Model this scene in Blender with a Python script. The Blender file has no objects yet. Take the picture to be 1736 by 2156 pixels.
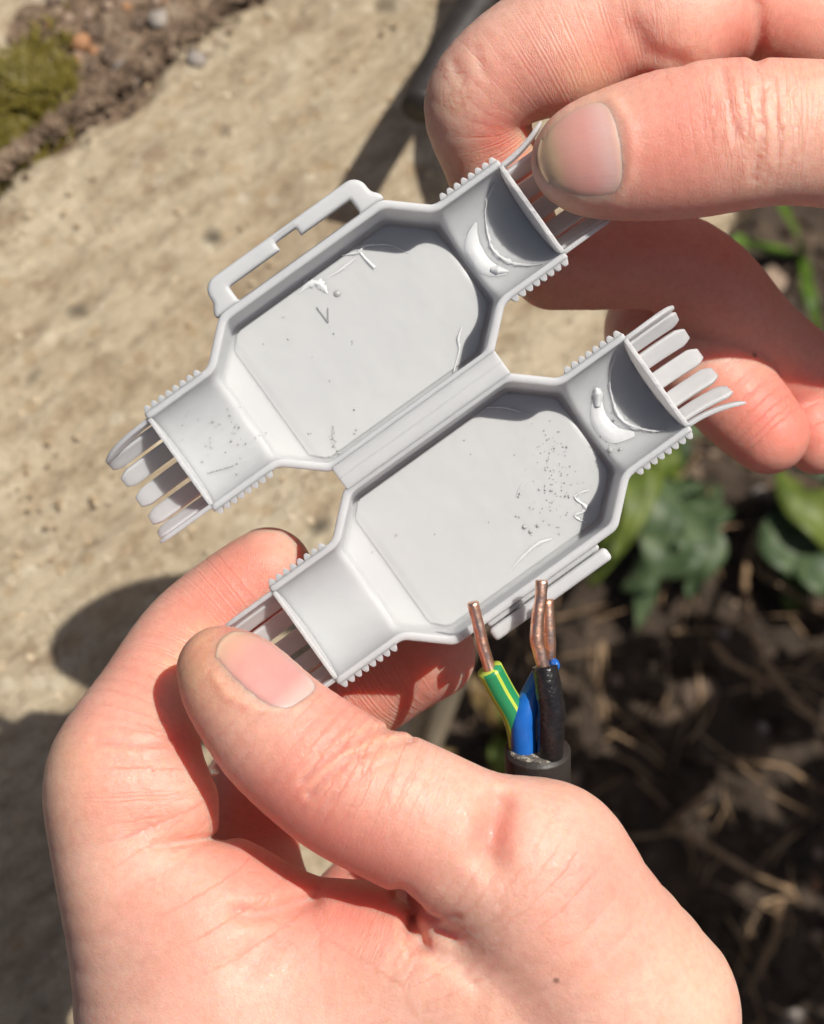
import bpy, math, random
import numpy as np
from mathutils import Matrix, Vector

# ------------------------------------------------------------------ camera, world, sun, exposure
SC = bpy.context.scene
COL = SC.collection
FPX, CX, CY = 4043.0, 868.0, 1078.0          # focal length and centre in picture units (1736 x 2156)
PITCH = math.radians(65.0)
CAM_H = 0.397
FWD = Vector((0, math.cos(PITCH), -math.sin(PITCH)))
UPV = Vector((0, math.sin(PITCH), math.cos(PITCH)))
RGT = Vector((1, 0, 0))
CAM = Vector((0, 0, CAM_H))

cam_d = bpy.data.cameras.new('camera')
cam = bpy.data.objects.new('camera', cam_d)
COL.objects.link(cam)
cam.matrix_world = Matrix((( RGT.x, UPV.x, -FWD.x, CAM.x), (RGT.y, UPV.y, -FWD.y, CAM.y),
                           (RGT.z, UPV.z, -FWD.z, CAM.z), (0, 0, 0, 1)))
cam_d.sensor_fit = 'VERTICAL'
cam_d.sensor_height = 24.0
cam_d.lens = 24.0 * FPX / 2156.0
cam_d.clip_start = 0.01
cam_d.clip_end = 200.0
cam_d.dof.use_dof = True
cam_d.dof.focus_distance = 0.249
cam_d.dof.aperture_fstop = cam_d.lens / 2.2
cam_d.dof.aperture_blades = 0
SC.camera = cam

SUN_CAM = Vector((0.403, 0.427, 0.81)).normalized()          # towards the sun, in camera axes
SUN = (RGT * SUN_CAM.x + UPV * SUN_CAM.y - FWD * SUN_CAM.z).normalized()
world = bpy.data.worlds.new('World')
SC.world = world
world.use_nodes = True
wn = world.node_tree
bg = wn.nodes['Background']
sky = wn.nodes.new('ShaderNodeTexSky')
sky.sky_type = 'NISHITA'
sky.sun_disc = False
sky.sun_elevation = math.asin(SUN.z)
sky.sun_rotation = math.atan2(SUN.x, SUN.y)
sky.air_density = 0.8
sky.dust_density = 4.0
wn.links.new(sky.outputs[0], bg.inputs[0])
bg.inputs[1].default_value = 0.055
sun_d = bpy.data.lights.new('sun', 'SUN')
sun_d.energy = 4.75
sun_d.angle = math.radians(0.53)
sun_d.color = (1.0, 0.955, 0.88)
sun_o = bpy.data.objects.new('sun', sun_d)
COL.objects.link(sun_o)
sun_o.location = SUN * 3
sun_o.rotation_euler = SUN.to_track_quat('Z', 'Y').to_euler()
SC.view_settings.view_transform = 'Standard'
SC.view_settings.look = 'None'
SC.view_settings.exposure = 0.0
SC.view_settings.gamma = 1.0
SC.render.engine = 'CYCLES'
SC.cycles.use_denoising = True
SC.cycles.max_bounces = 10
SC.cycles.sample_clamp_indirect = 6

# ------------------------------------------------------------------ helpers: positions
def C2W(p):
    """camera axes in mm (x right, y up, depth) -> world metres"""
    return CAM + (RGT * p[0] + UPV * p[1] + FWD * p[2]) * 0.001

def pd(px, py, d):
    """picture point at a depth in mm -> camera axes in mm"""
    return np.array([(px - CX) / FPX * d, (CY - py) / FPX * d, d], dtype=np.float64)

def W(px, py, d):
    return C2W(pd(px, py, d))

def G(px, py, z=0.0):
    """picture point -> where its ray meets the level z"""
    r = RGT * ((px - CX) / FPX) + UPV * ((CY - py) / FPX) + FWD
    t = (z - CAM.z) / r.z
    return CAM + r * t

CAM_R = np.array([[RGT.x, UPV.x, FWD.x], [RGT.y, UPV.y, FWD.y], [RGT.z, UPV.z, FWD.z]])

# ------------------------------------------------------------------ helpers: objects
def mesh_obj(name, verts, faces, mat, parent=None, smooth=True, loc=None):
    me = bpy.data.meshes.new(name)
    me.from_pydata([tuple(v) for v in verts], [], [tuple(f) for f in faces])
    me.update()
    if smooth:
        me.polygons.foreach_set('use_smooth', [True] * len(me.polygons))
    if mat:
        me.materials.append(mat)
    o = bpy.data.objects.new(name, me)
    COL.objects.link(o)
    if parent:
        o.parent = parent
    if loc is not None:
        o.location = loc
    return o

def np_mesh(name, V, F, mat, smooth=True):
    """V (n,3), F (m,4) arrays -> mesh datablock"""
    me = bpy.data.meshes.new(name)
    n, m = len(V), len(F)
    k = F.shape[1]
    me.vertices.add(n)
    me.vertices.foreach_set('co', np.ascontiguousarray(V, dtype=np.float32).ravel())
    me.loops.add(m * k)
    me.loops.foreach_set('vertex_index', np.ascontiguousarray(F, dtype=np.int32).ravel())
    me.polygons.add(m)
    me.polygons.foreach_set('loop_start', np.arange(0, m * k, k, dtype=np.int32))
    me.polygons.foreach_set('loop_total', np.full(m, k, dtype=np.int32))
    if smooth:
        me.polygons.foreach_set('use_smooth', np.ones(m, dtype=bool))
    me.update(calc_edges=True)
    if mat:
        me.materials.append(mat)
    return me

def link(name, me, parent=None, loc=None):
    o = bpy.data.objects.new(name, me)
    COL.objects.link(o)
    if parent:
        o.parent = parent
    if loc is not None:
        o.location = loc
    return o

def tag(o, label=None, cat=None, group=None, kind=None):
    if label: o['label'] = label
    if cat: o['category'] = cat
    if group: o['group'] = group
    if kind: o['kind'] = kind
    return o

def empty(name, mw=None, loc=None):
    o = bpy.data.objects.new(name, None)
    o.empty_display_size = 0.01
    COL.objects.link(o)
    if mw is not None:
        o.matrix_world = mw
    if loc is not None:
        o.location = loc
    return o

# ------------------------------------------------------------------ helpers: materials
class NT:
    def __init__(self, name):
        self.m = bpy.data.materials.new(name)
        self.m.use_nodes = True
        self.t = self.m.node_tree
        self.b = self.t.nodes['Principled BSDF']
    def n(self, typ, **kw):
        nd = self.t.nodes.new(typ)
        for k, v in kw.items():
            if k.startswith('i_'):
                key = k[2:]
                key = int(key) if key.isdigit() else key.replace('_', ' ')
                nd.inputs[key].default_value = v
            else:
                setattr(nd, k, v)
        return nd
    def l(self, a, b):
        self.t.links.new(a, b)
    def coord(self, which='Object'):
        return self.n('ShaderNodeTexCoord').outputs[which]
    def noise(self, vec, scale, detail=4, rough=0.55, dist=0.0):
        nd = self.n('ShaderNodeTexNoise', i_Scale=scale, i_Detail=detail, i_Roughness=rough, i_Distortion=dist)
        self.l(vec, nd.inputs['Vector'])
        return nd
    def voro(self, vec, scale, feature='F1'):
        nd = self.n('ShaderNodeTexVoronoi', feature=feature, i_Scale=scale)
        self.l(vec, nd.inputs['Vector'])
        return nd
    def ramp(self, fac, stops, interp='LINEAR'):
        nd = self.n('ShaderNodeValToRGB')
        cr = nd.color_ramp
        cr.interpolation = interp
        while len(cr.elements) < len(stops):
            cr.elements.new(0.5)
        for e, (p, c) in zip(cr.elements, stops):
            e.position = p
            e.color = (c, c, c, 1) if isinstance(c, (int, float)) else (*c, 1)
        self.l(fac, nd.inputs[0])
        return nd.outputs[0]
    def mix(self, fac, a, b, blend='MIX'):
        nd = self.n('ShaderNodeMix', data_type='RGBA', blend_type=blend)
        for sock, v in ((nd.inputs[0], fac), (nd.inputs[6], a), (nd.inputs[7], b)):
            if isinstance(v, bpy.types.NodeSocket):
                self.l(v, sock)
            elif isinstance(v, (int, float)):
                sock.default_value = v if sock.type == 'VALUE' else (v, v, v, 1)
            else:
                sock.default_value = (*v, 1)
        return nd.outputs[2]
    def math(self, op, a, b=None):
        nd = self.n('ShaderNodeMath', operation=op)
        for sock, v in zip(nd.inputs, (a, b)):
            if v is None: continue
            if isinstance(v, bpy.types.NodeSocket): self.l(v, sock)
            else: sock.default_value = v
        return nd.outputs[0]
    def bump(self, height, strength, dist, prev=None):
        nd = self.n('ShaderNodeBump', i_Strength=strength, i_Distance=dist)
        self.l(height, nd.inputs['Height'])
        if prev is not None:
            self.l(prev, nd.inputs['Normal'])
        return nd.outputs[0]
    def attr(self, name):
        return self.n('ShaderNodeAttribute', attribute_name=name).outputs['Fac']
    def set(self, **kw):
        for k, v in kw.items():
            s = self.b.inputs[k.replace('_', ' ')]
            if isinstance(v, bpy.types.NodeSocket): self.l(v, s)
            elif isinstance(v, tuple) and len(v) == 3 and s.type == 'RGBA': s.default_value = (*v, 1)
            else: s.default_value = v
        return self

def plain(name, col, rough=0.5, **kw):
    t = NT(name)
    t.set(Base_Color=col, Roughness=rough, **kw)
    return t.m

def mat_skin():
    t = NT('skin')
    co = t.coord()
    red, rs, rm, pale, wm = t.attr('red'), t.attr('ridge_s'), t.attr('ridge_m'), t.attr('pale'), t.attr('wrinkle')
    n1 = t.noise(co, 130, 5, 0.62)
    n2 = t.noise(co, 900, 3, 0.6)
    n3 = t.noise(co, 48, 4, 0.6, 0.5)
    base = t.mix(t.ramp(n1.outputs[0], [(0.3, 0.0), (0.7, 1.0)]), (0.765, 0.440, 0.335), (0.830, 0.535, 0.425))
    mott = t.math('MULTIPLY', t.ramp(n3.outputs[0], [(0.38, 0.0), (0.68, 1.0)]), 0.22)
    rr = t.math('MINIMUM', t.math('ADD', t.math('MULTIPLY', red, 0.98), mott), 1.0)
    base = t.mix(rr, base, (0.74, 0.245, 0.190))
    base = t.mix(pale, base, (0.74, 0.455, 0.280))
    base = t.mix(t.ramp(n2.outputs[0], [(0.35, 0.20), (0.58, 0.0)]), base, (0.56, 0.22, 0.16))
    v = t.voro(co, 85)
    sp = t.ramp(v.outputs['Distance'], [(0.02, 1.0), (0.05, 0.0)])
    spn = t.ramp(t.noise(co, 60, 1).outputs[0], [(0.52, 0.0), (0.60, 0.8)])
    base = t.mix(t.math('MULTIPLY', sp, spn), base, (0.16, 0.07, 0.045))
    # wrinkles run across the finger
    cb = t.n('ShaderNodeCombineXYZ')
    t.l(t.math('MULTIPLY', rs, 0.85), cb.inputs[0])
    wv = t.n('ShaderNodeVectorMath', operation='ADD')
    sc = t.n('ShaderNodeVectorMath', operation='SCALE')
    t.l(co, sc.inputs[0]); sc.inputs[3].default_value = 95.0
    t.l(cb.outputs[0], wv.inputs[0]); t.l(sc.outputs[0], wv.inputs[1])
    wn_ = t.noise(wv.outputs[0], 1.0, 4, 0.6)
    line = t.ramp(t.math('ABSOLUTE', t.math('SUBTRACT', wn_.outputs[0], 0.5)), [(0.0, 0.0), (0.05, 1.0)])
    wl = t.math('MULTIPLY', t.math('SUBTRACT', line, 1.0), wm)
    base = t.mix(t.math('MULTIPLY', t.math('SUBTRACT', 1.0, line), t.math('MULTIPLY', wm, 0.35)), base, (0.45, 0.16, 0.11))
    gl = t.ramp(t.noise(co, 2600, 2).outputs[0], [(0.58, 0.50), (0.70, 0.20)])
    t.set(Base_Color=base, Roughness=gl)
    t.b.inputs['Specular IOR Level'].default_value = 0.42
    t.b.inputs['Subsurface Weight'].default_value = 1.0
    t.b.inputs['Subsurface Radius'].default_value = (1.0, 0.26, 0.13)
    t.b.inputs['Subsurface Scale'].default_value = 0.0044
    wob = t.math('MULTIPLY', t.noise(co, 120, 2).outputs[0], 9.0)
    ph = t.math('ADD', t.math('MULTIPLY', rs, 2 * math.pi / 0.52), wob)
    ridge = t.math('MULTIPLY', t.math('SINE', ph), rm)
    b = t.bump(ridge, 0.40, 0.00015)
    b = t.bump(wl, 0.75, 0.00035, b)
    vl = t.voro(co, 1900, 'DISTANCE_TO_EDGE')
    b = t.bump(t.ramp(vl.outputs['Distance'], [(0.0, 0.0), (0.25, 1.0)]), 0.17, 0.00013, b)
    b = t.bump(t.noise(co, 520, 7, 0.72).outputs[0], 0.27, 0.0005, b)
    t.l(b, t.b.inputs['Normal'])
    return t.m

def mat_nail(dirty):
    t = NT('nail')
    co = t.coord()
    u = t.attr('nail_u')           # 0 at the cuticle, 1 at the free edge
    e = t.attr('nail_e')           # 0 in the middle, 1 at the border
    n = t.noise(co, 260, 3)
    uu = t.math('ADD', u, t.math('MULTIPLY', t.math('SUBTRACT', n.outputs[0], 0.5), 0.10))
    if dirty:
        col = t.ramp(uu, [(0.0, (0.70, 0.42, 0.35)), (0.2, (0.72, 0.46, 0.42)), (0.42, (0.70, 0.35, 0.31)),
                          (0.70, (0.68, 0.36, 0.29)), (0.80, (0.68, 0.45, 0.30)), (0.95, (0.62, 0.43, 0.29))])
        col = t.mix(t.ramp(e, [(0.70, 0.0), (0.97, 0.8)]), col, (0.66, 0.42, 0.29))
    else:
        col = t.ramp(uu, [(0.0, (0.68, 0.48, 0.42)), (0.14, (0.67, 0.46, 0.41)), (0.27, (0.63, 0.315, 0.285)),
                          (0.70, (0.65, 0.33, 0.285)), (0.88, (0.69, 0.40, 0.30)), (1.0, (0.70, 0.44, 0.31))])
        col = t.mix(t.ramp(e, [(0.85, 0.0), (1.0, 0.5)]), col, (0.66, 0.42, 0.32))
    t.set(Base_Color=col, Roughness=t.ramp(t.noise(co, 700, 3).outputs[0], [(0.35, 0.30), (0.65, 0.48)]))
    nv = t.attr('nail_v')
    grime = t.math('MULTIPLY', t.ramp(u, [(0.955, 0.0), (0.985, 1.0)]), 0.75 if dirty else 0.25)
    col = t.mix(grime, col, (0.16, 0.10, 0.06))
    t.l(col, t.b.inputs['Base Color'])
    t.b.inputs['Subsurface Weight'].default_value = 0.9
    t.b.inputs['Subsurface Radius'].default_value = (1.0, 0.4, 0.3)
    t.b.inputs['Subsurface Scale'].default_value = 0.0012
    rg = t.n('ShaderNodeTexNoise', noise_dimensions='1D', i_Scale=16.0, i_Detail=3.0)
    t.l(nv, rg.inputs['W'])
    b = t.bump(rg.outputs[0], 0.10, 0.0003)
    b = t.bump(t.noise(co, 500, 4).outputs[0], 0.15, 0.0003, b)
    t.l(b, t.b.inputs['Normal'])
    return t.m

def mat_plastic():
    t = NT('grey_plastic')
    co = t.coord()
    n = t.noise(co, 180, 4)
    col = t.mix(t.ramp(n.outputs[0], [(0.35, 0.0), (0.7, 1.0)]), (0.510, 0.518, 0.526), (0.538, 0.545, 0.551))
    d = t.ramp(t.noise(co, 700, 5, 0.7).outputs[0], [(0.64, 0.0), (0.74, 0.30)])
    col = t.mix(d, col, (0.42, 0.40, 0.37))
    t.set(Base_Color=col, Roughness=t.ramp(n.outputs[0], [(0.3, 0.42), (0.7, 0.55)]))
    t.b.inputs['Specular IOR Level'].default_value = 0.16
    t.b.inputs['Subsurface Weight'].default_value = 0.9
    t.b.inputs['Subsurface Radius'].default_value = (1.0, 0.95, 0.9)
    t.b.inputs['Subsurface Scale'].default_value = 0.0032
    t.l(t.bump(t.noise(co, 260, 4).outputs[0], 0.10, 0.0003), t.b.inputs['Normal'])
    return t.m

def mat_gel():
    t = NT('gel')
    co = t.coord()
    n = t.noise(co, 300, 4)
    col = t.mix(n.outputs[0], (0.500, 0.507, 0.510), (0.525, 0.530, 0.532))
    t.set(Base_Color=col, Roughness=0.34)
    t.b.inputs['Subsurface Weight'].default_value = 0.6
    t.b.inputs['Subsurface Radius'].default_value = (1.0, 0.97, 0.94)
    t.b.inputs['Subsurface Scale'].default_value = 0.0016
    t.b.inputs['Specular IOR Level'].default_value = 0.25
    t.l(t.bump(t.noise(co, 130, 3).outputs[0], 0.06, 0.0004), t.b.inputs['Normal'])
    return t.m

def mat_clear_gel():
    t = NT('clear_gel')
    co = t.coord()
    t.set(Base_Color=(0.76, 0.77, 0.78), Roughness=0.12, IOR=1.41)
    t.b.inputs['Transmission Weight'].default_value = 0.18
    t.b.inputs['Coat Weight'].default_value = 0.5
    t.l(t.bump(t.noise(co, 900, 3).outputs[0], 0.3, 0.0003), t.b.inputs['Normal'])
    return t.m

def mat_stone():
    t = NT('sandstone')
    co = t.coord()
    mp = t.n('ShaderNodeMapping')
    mp.vector_type = 'TEXTURE'
    mp.inputs['Rotation'].default_value = (0, 0, math.radians(40)); mp.inputs['Scale'].default_value = (1.8, 0.65, 1.0)
    t.l(co, mp.inputs[0])
    big = t.noise(mp.outputs[0], 15, 6, 0.65, 0.6)
    mid = t.noise(mp.outputs[0], 85, 6, 0.75)
    fine = t.noise(co, 330, 5, 0.8)
    col = t.ramp(big.outputs[0], [(0.28, (0.32, 0.24, 0.165)), (0.42, (0.49, 0.39, 0.26)), (0.55, (0.59, 0.49, 0.34)), (0.68, (0.63, 0.545, 0.40)), (0.82, (0.45, 0.35, 0.235))])
    col = t.mix(t.ramp(mid.outputs[0], [(0.36, 0.80), (0.54, 0.0)]), col, (0.29, 0.20, 0.12))
    col = t.mix(t.ramp(mid.outputs[0], [(0.58, 0.0), (0.75, 0.7)]), col, (0.70, 0.59, 0.41))
    col = t.mix(t.ramp(fine.outputs[0], [(0.55, 0.0), (0.70, 0.7)]), col, (0.70, 0.61, 0.45))
    col = t.mix(t.ramp(fine.outputs[0], [(0.30, 0.65), (0.43, 0.0)]), col, (0.22, 0.16, 0.105))
    v = t.voro(co, 150)
    gcol = t.ramp(v.outputs['Color'], [(0.0, (0.14, 0.12, 0.10)), (0.35, (0.46, 0.31, 0.16)), (0.6, (0.66, 0.56, 0.40)), (1.0, (0.80, 0.71, 0.55))])
    col = t.mix(t.ramp(v.outputs['Distance'], [(0.20, 0.55), (0.33, 0.0)]), col, gcol)
    v2 = t.voro(co, 55)
    dots = t.math('MULTIPLY', t.ramp(v2.outputs['Distance'], [(0.10, 1.0), (0.22, 0.0)]), t.ramp(t.noise(co, 33, 2).outputs[0], [(0.52, 0.0), (0.60, 0.9)]))
    col = t.mix(dots, col, (0.10, 0.085, 0.06))
    t.set(Base_Color=col, Roughness=0.9)
    b = t.bump(mid.outputs[0], 0.9, 0.0045)
    b = t.bump(fine.outputs[0], 0.9, 0.0015, b)
    t.l(b, t.b.inputs['Normal'])
    return t.m

def mat_soil():
    t = NT('soil')
    co = t.coord()
    a = t.noise(co, 30, 6, 0.7)
    v = t.voro(co, 70)
    col = t.ramp(a.outputs[0], [(0.30, (0.020, 0.014, 0.009)), (0.5, (0.058, 0.039, 0.026)), (0.65, (0.12, 0.082, 0.054)), (0.8, (0.22, 0.155, 0.105))])
    col = t.mix(t.ramp(v.outputs['Distance'], [(0.15, 0.5), (0.4, 0.0)]), col, t.ramp(v.outputs['Color'], [(0.2, (0.018, 0.013, 0.010)), (0.75, (0.05, 0.035, 0.024)), (1.0, (0.22, 0.16, 0.11))]))
    t.set(Base_Color=col, Roughness=0.95)
    b = t.bump(a.outputs[0], 1.0, 0.012)
    b = t.bump(t.noise(co, 150, 5).outputs[0], 0.8, 0.004, b)
    t.l(b, t.b.inputs['Normal'])
    return t.m

def mat_var(name, stops, scale=60, rough=0.8, bump=0.4, bd=0.002, sss=0.0):
    t = NT(name)
    co = t.coord()
    n = t.noise(co, scale, 5, 0.65)
    t.set(Base_Color=t.ramp(n.outputs[0], stops), Roughness=rough)
    t.l(t.bump(t.noise(co, scale * 4, 4).outputs[0], bump, bd), t.b.inputs['Normal'])
    if sss:
        t.b.inputs['Subsurface Weight'].default_value = sss
        t.b.inputs['Subsurface Scale'].default_value = 0.003
    return t.m

def mat_leaf(name, c0, c1, c2):
    t = NT(name)
    co = t.coord()
    n = t.noise(co, 90, 4)
    t.set(Base_Color=t.ramp(n.outputs[0], [(0.3, c0), (0.5, c1), (0.7, c2)]), Roughness=0.5)
    t.b.inputs['Transmission Weight'].default_value = 0.0
    tr = t.n('ShaderNodeBsdfTranslucent')
    t.l(t.ramp(n.outputs[0], [(0.3, c1), (0.7, c2)]), tr.inputs[0])
    mx = t.n('ShaderNodeMixShader', i_0=0.35)
    t.l(t.b.outputs[0], mx.inputs[1])
    t.l(tr.outputs[0], mx.inputs[2])
    t.l(mx.outputs[0], t.t.nodes['Material Output'].inputs[0])
    return t.m

M_SKIN = mat_skin()
M_NAIL_A, M_NAIL_B = mat_nail(False), mat_nail(True)
M_PLASTIC, M_GEL, M_CLEAR = mat_plastic(), mat_gel(), mat_clear_gel()
M_BUBBLE = plain('bubble_hollow', (0.38, 0.38, 0.38), 0.15)
M_STONE, M_SOIL = mat_stone(), mat_soil()

# ------------------------------------------------------------------ signed distance fields and surface nets
def smin(a, b, k):
    h = np.maximum(k - np.abs(a - b), 0.0) / k
    return np.minimum(a, b) - h * h * k * 0.25

def smax(a, b, k):
    return -smin(-a, -b, k)

def surface_nets(Fv, org, h):
    ins = Fv < 0
    c = np.zeros(tuple(s - 1 for s in Fv.shape), dtype=np.int8)
    for dx in (0, 1):
        for dy in (0, 1):
            for dz in (0, 1):
                c += ins[dx:c.shape[0] + dx, dy:c.shape[1] + dy, dz:c.shape[2] + dz]
    act = (c > 0) & (c < 8)
    I = np.argwhere(act)
    idx = np.full(c.shape, -1, dtype=np.int32)
    idx[act] = np.arange(len(I), dtype=np.int32)
    acc = np.zeros((len(I), 3), dtype=np.float32)
    cnt = np.zeros(len(I), dtype=np.float32)
    cor = {}
    for dx in (0, 1):
        for dy in (0, 1):
            for dz in (0, 1):
                cor[dx, dy, dz] = Fv[I[:, 0] + dx, I[:, 1] + dy, I[:, 2] + dz]
    for ax in range(3):
        for a in (0, 1):
            for b in (0, 1):
                p0 = [0, 0, 0]
                o1, o2 = [k for k in range(3) if k != ax]
                p0[o1], p0[o2] = a, b
                p1 = list(p0); p1[ax] = 1
                f0, f1 = cor[tuple(p0)], cor[tuple(p1)]
                cr = (f0 < 0) != (f1 < 0)
                den = np.where(cr, f0 - f1, 1.0)
                t = np.where(cr, f0 / den, 0.0)
                w = cr.astype(np.float32)
                acc[:, ax] += w * t
                acc[:, o1] += w * a
                acc[:, o2] += w * b
                cnt += w
    V = (I + acc / cnt[:, None]) * h + org
    Q = []
    for ax in range(3):
        o1, o2 = [(1, 2), (2, 0), (0, 1)][ax]
        sl0 = [slice(None)] * 3; sl1 = [slice(None)] * 3
        sl0[ax] = slice(0, -1); sl1[ax] = slice(1, None)
        A, B = ins[tuple(sl0)], ins[tuple(sl1)]
        for pos in (True, False):
            E = np.argwhere((A & ~B) if pos else (~A & B))
            E = E[(E[:, o1] > 0) & (E[:, o2] > 0) & (E[:, o1] < c.shape[o1]) & (E[:, o2] < c.shape[o2])]
            q = []
            for s1, s2 in ((1, 1), (0, 1), (0, 0), (1, 0)):
                e = E.copy(); e[:, o1] -= s1; e[:, o2] -= s2
                q.append(idx[e[:, 0], e[:, 1], e[:, 2]])
            q = np.stack(q, 1)
            Q.append(q if pos else q[:, ::-1])
    Q = np.concatenate(Q)
    return V, Q[(Q >= 0).all(1)]

def polygonise(f, lo, hi, h, coarse=4, band=2.5, warp=None):
    """f: (n,3) -> (n,) ; evaluated finely only near the surface"""
    lo, hi = np.array(lo, float), np.array(hi, float)
    n = (np.ceil((hi - lo) / (h * coarse)).astype(int) + 1) * coarse
    nc = n // coarse + 1
    ax = [lo[i] + np.arange(nc[i]) * h * coarse for i in range(3)]
    P = np.stack(np.meshgrid(*ax, indexing='ij'), -1).reshape(-1, 3)
    if warp:
        f_in, f = f, (lambda q: f_in(warp(q)[0].astype(np.float32)))
        stretch = warp(P)[1].reshape(nc)
    else:
        stretch = 1.0
    Fc = f(P.astype(np.float32)).reshape(nc).astype(np.float32)
    Fv = Fc[:-1, :-1, :-1].repeat(coarse, 0).repeat(coarse, 1).repeat(coarse, 2)
    # blocks whose corners come near the surface
    near = np.abs(Fc) < h * coarse * band * stretch
    blk = np.zeros(tuple(nc - 1), dtype=bool)
    for dx in (0, 1):
        for dy in (0, 1):
            for dz in (0, 1):
                blk |= near[dx:nc[0] - 1 + dx, dy:nc[1] - 1 + dy, dz:nc[2] - 1 + dz]
    m = np.argwhere(blk.repeat(coarse, 0).repeat(coarse, 1).repeat(coarse, 2))
    out = np.empty(len(m), dtype=np.float32)
    for s in range(0, len(m), 400000):
        out[s:s + 400000] = f((lo + m[s:s + 400000] * h).astype(np.float32))
    Fv[m[:, 0], m[:, 1], m[:, 2]] = out
    V, Q = surface_nets(Fv, lo, h)
    return (warp(V)[0] if warp else V), Q

def chain_pts(ctrl, sub=4):
    """Catmull-Rom through (px,py,depth,radius mm) control points -> (n,4) in camera mm"""
    c = np.array([[*pd(a, b, d), r] for a, b, d, r in ctrl])
    if len(c) == 1:
        return c
    e = np.vstack([2 * c[0] - c[1], c, 2 * c[-1] - c[-2]])
    out = []
    for i in range(1, len(e) - 2):
        for k in range(sub):
            t = k / sub
            p0, p1, p2, p3 = e[i - 1], e[i], e[i + 1], e[i + 2]
            out.append(0.5 * (2 * p1 + (p2 - p0) * t + (2 * p0 - 5 * p1 + 4 * p2 - p3) * t * t + (3 * p1 - p0 - 3 * p2 + p3) * t ** 3))
    out.append(c[-1])
    return np.array(out)

def sd_chain(P, ch, flat=1.0, margin=7.0):
    """distance to a swept chain of spheres; also arc length of the closest point"""
    d = np.full(len(P), margin, dtype=np.float32)
    s = np.zeros(len(P), dtype=np.float32)
    r = ch[:, 3].max() + margin
    lo, hi = ch[:, :3].min(0) - r, ch[:, :3].max(0) + r
    K = np.where((P[:, 0] > lo[0]) & (P[:, 0] < hi[0]) & (P[:, 1] > lo[1]) & (P[:, 1] < hi[1]) & (P[:, 2] > lo[2]) & (P[:, 2] < hi[2]))[0]
    if not len(K):
        return d, s
    X, Y, Z = P[K, 0].astype(np.float32), P[K, 1].astype(np.float32), P[K, 2].astype(np.float32)
    D, S = d[K], s[K]
    run = 0.0
    f2 = 1.0 / (flat * flat)
    for i in range(max(1, len(ch) - 1)):
        a, b = ch[i].astype(np.float32), ch[min(i + 1, len(ch) - 1)].astype(np.float32)
        L = float(np.linalg.norm(b[:3] - a[:3]))
        x, y, z = X - a[0], Y - a[1], Z - a[2]
        bx, by, bz = b[:3] - a[:3]
        t = np.clip((x * bx + y * by + z * bz) / np.float32(max(L * L, 1e-9)), 0, 1)
        x -= t * bx; y -= t * by; z -= t * bz
        dd = np.sqrt(x * x + y * y + z * z * np.float32(f2)) - (a[3] + (b[3] - a[3]) * t)
        up = dd < D
        D = np.where(up, dd, D)
        S = np.where(up, np.float32(run) + np.float32(L) * t, S)
        run += L
    d[K] = D; s[K] = S
    return d, s

def seg_dist(px, py, pts):
    d = np.full(len(px), 1e9)
    for (x0, y0), (x1, y1) in zip(pts[:-1], pts[1:]):
        bx, by = x1 - x0, y1 - y0
        t = np.clip(((px - x0) * bx + (py - y0) * by) / max(bx * bx + by * by, 1e-9), 0, 1)
        d = np.minimum(d, np.hypot(px - x0 - t * bx, py - y0 - t * by))
    return d

class Hand:
    """fingers: list of (name, chain, flat); palm: list of chains; merged into one field"""
    def __init__(self, fingers, palm, creases, k_root=9.0, k_palm=14.0):
        self.f, self.p, self.cr, self.kr, self.kp = fingers, palm, creases, k_root, k_palm
    def field(self, P):
        pal = None
        for ch in self.p:
            d, _ = sd_chain(P, ch, 1.0, 16.0)
            pal = d if pal is None else smin(pal, d, self.kp)
        tot = None
        for nm, ch, flat, extra, kr in self.f:
            d, _ = sd_chain(P, ch, flat, 9.0)
            for ex, kx in extra:
                e, _ = sd_chain(P, ex, 1.0, 9.0)
                d = smin(d, e, kx)
            d = smin(d, pal, kr)
            tot = d if tot is None else smin(tot, d, 0.8)
        px = CX + P[:, 0] / P[:, 2] * FPX
        py = CY - P[:, 1] / P[:, 2] * FPX
        for pts, sig, amp, d0, d1 in self.cr:
            xs = [q[0] for q in pts]; ys = [q[1] for q in pts]
            m = 3 * sig * 17
            k = np.where((px > min(xs) - m) & (px < max(xs) + m) & (py > min(ys) - m) & (py < max(ys) + m) & (P[:, 2] > d0) & (P[:, 2] < d1) & (np.abs(tot) < 5))[0]
            if len(k):
                g = np.exp(-(seg_dist(px[k], py[k], pts) / (sig * 16.5)) ** 2)
                fade = np.clip((d1 - P[k, 2]) / 3.0, 0, 1)
                tot[k] += amp * g * fade
        return tot
    def finger_s(self, P):
        best = np.full(len(P), 99.0, dtype=np.float32)
        s = np.zeros(len(P), dtype=np.float32)
        for nm, ch, flat, extra, kr in self.f:
            d, ss = sd_chain(P, ch, flat, 9.0)
            up = d < best
            best[up] = d[up]; s[up] = ss[up]
        return best, s

def blobs(V, lst):
    px = CX + V[:, 0] / V[:, 2] * FPX
    py = CY - V[:, 1] / V[:, 2] * FPX
    a = np.zeros(len(V))
    for x, y, r, v in lst:
        g = v * np.exp(-((px - x) ** 2 + (py - y) ** 2) / (r * r))
        a = a + g - a * g
    return np.clip(a, 0, 1)

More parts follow.
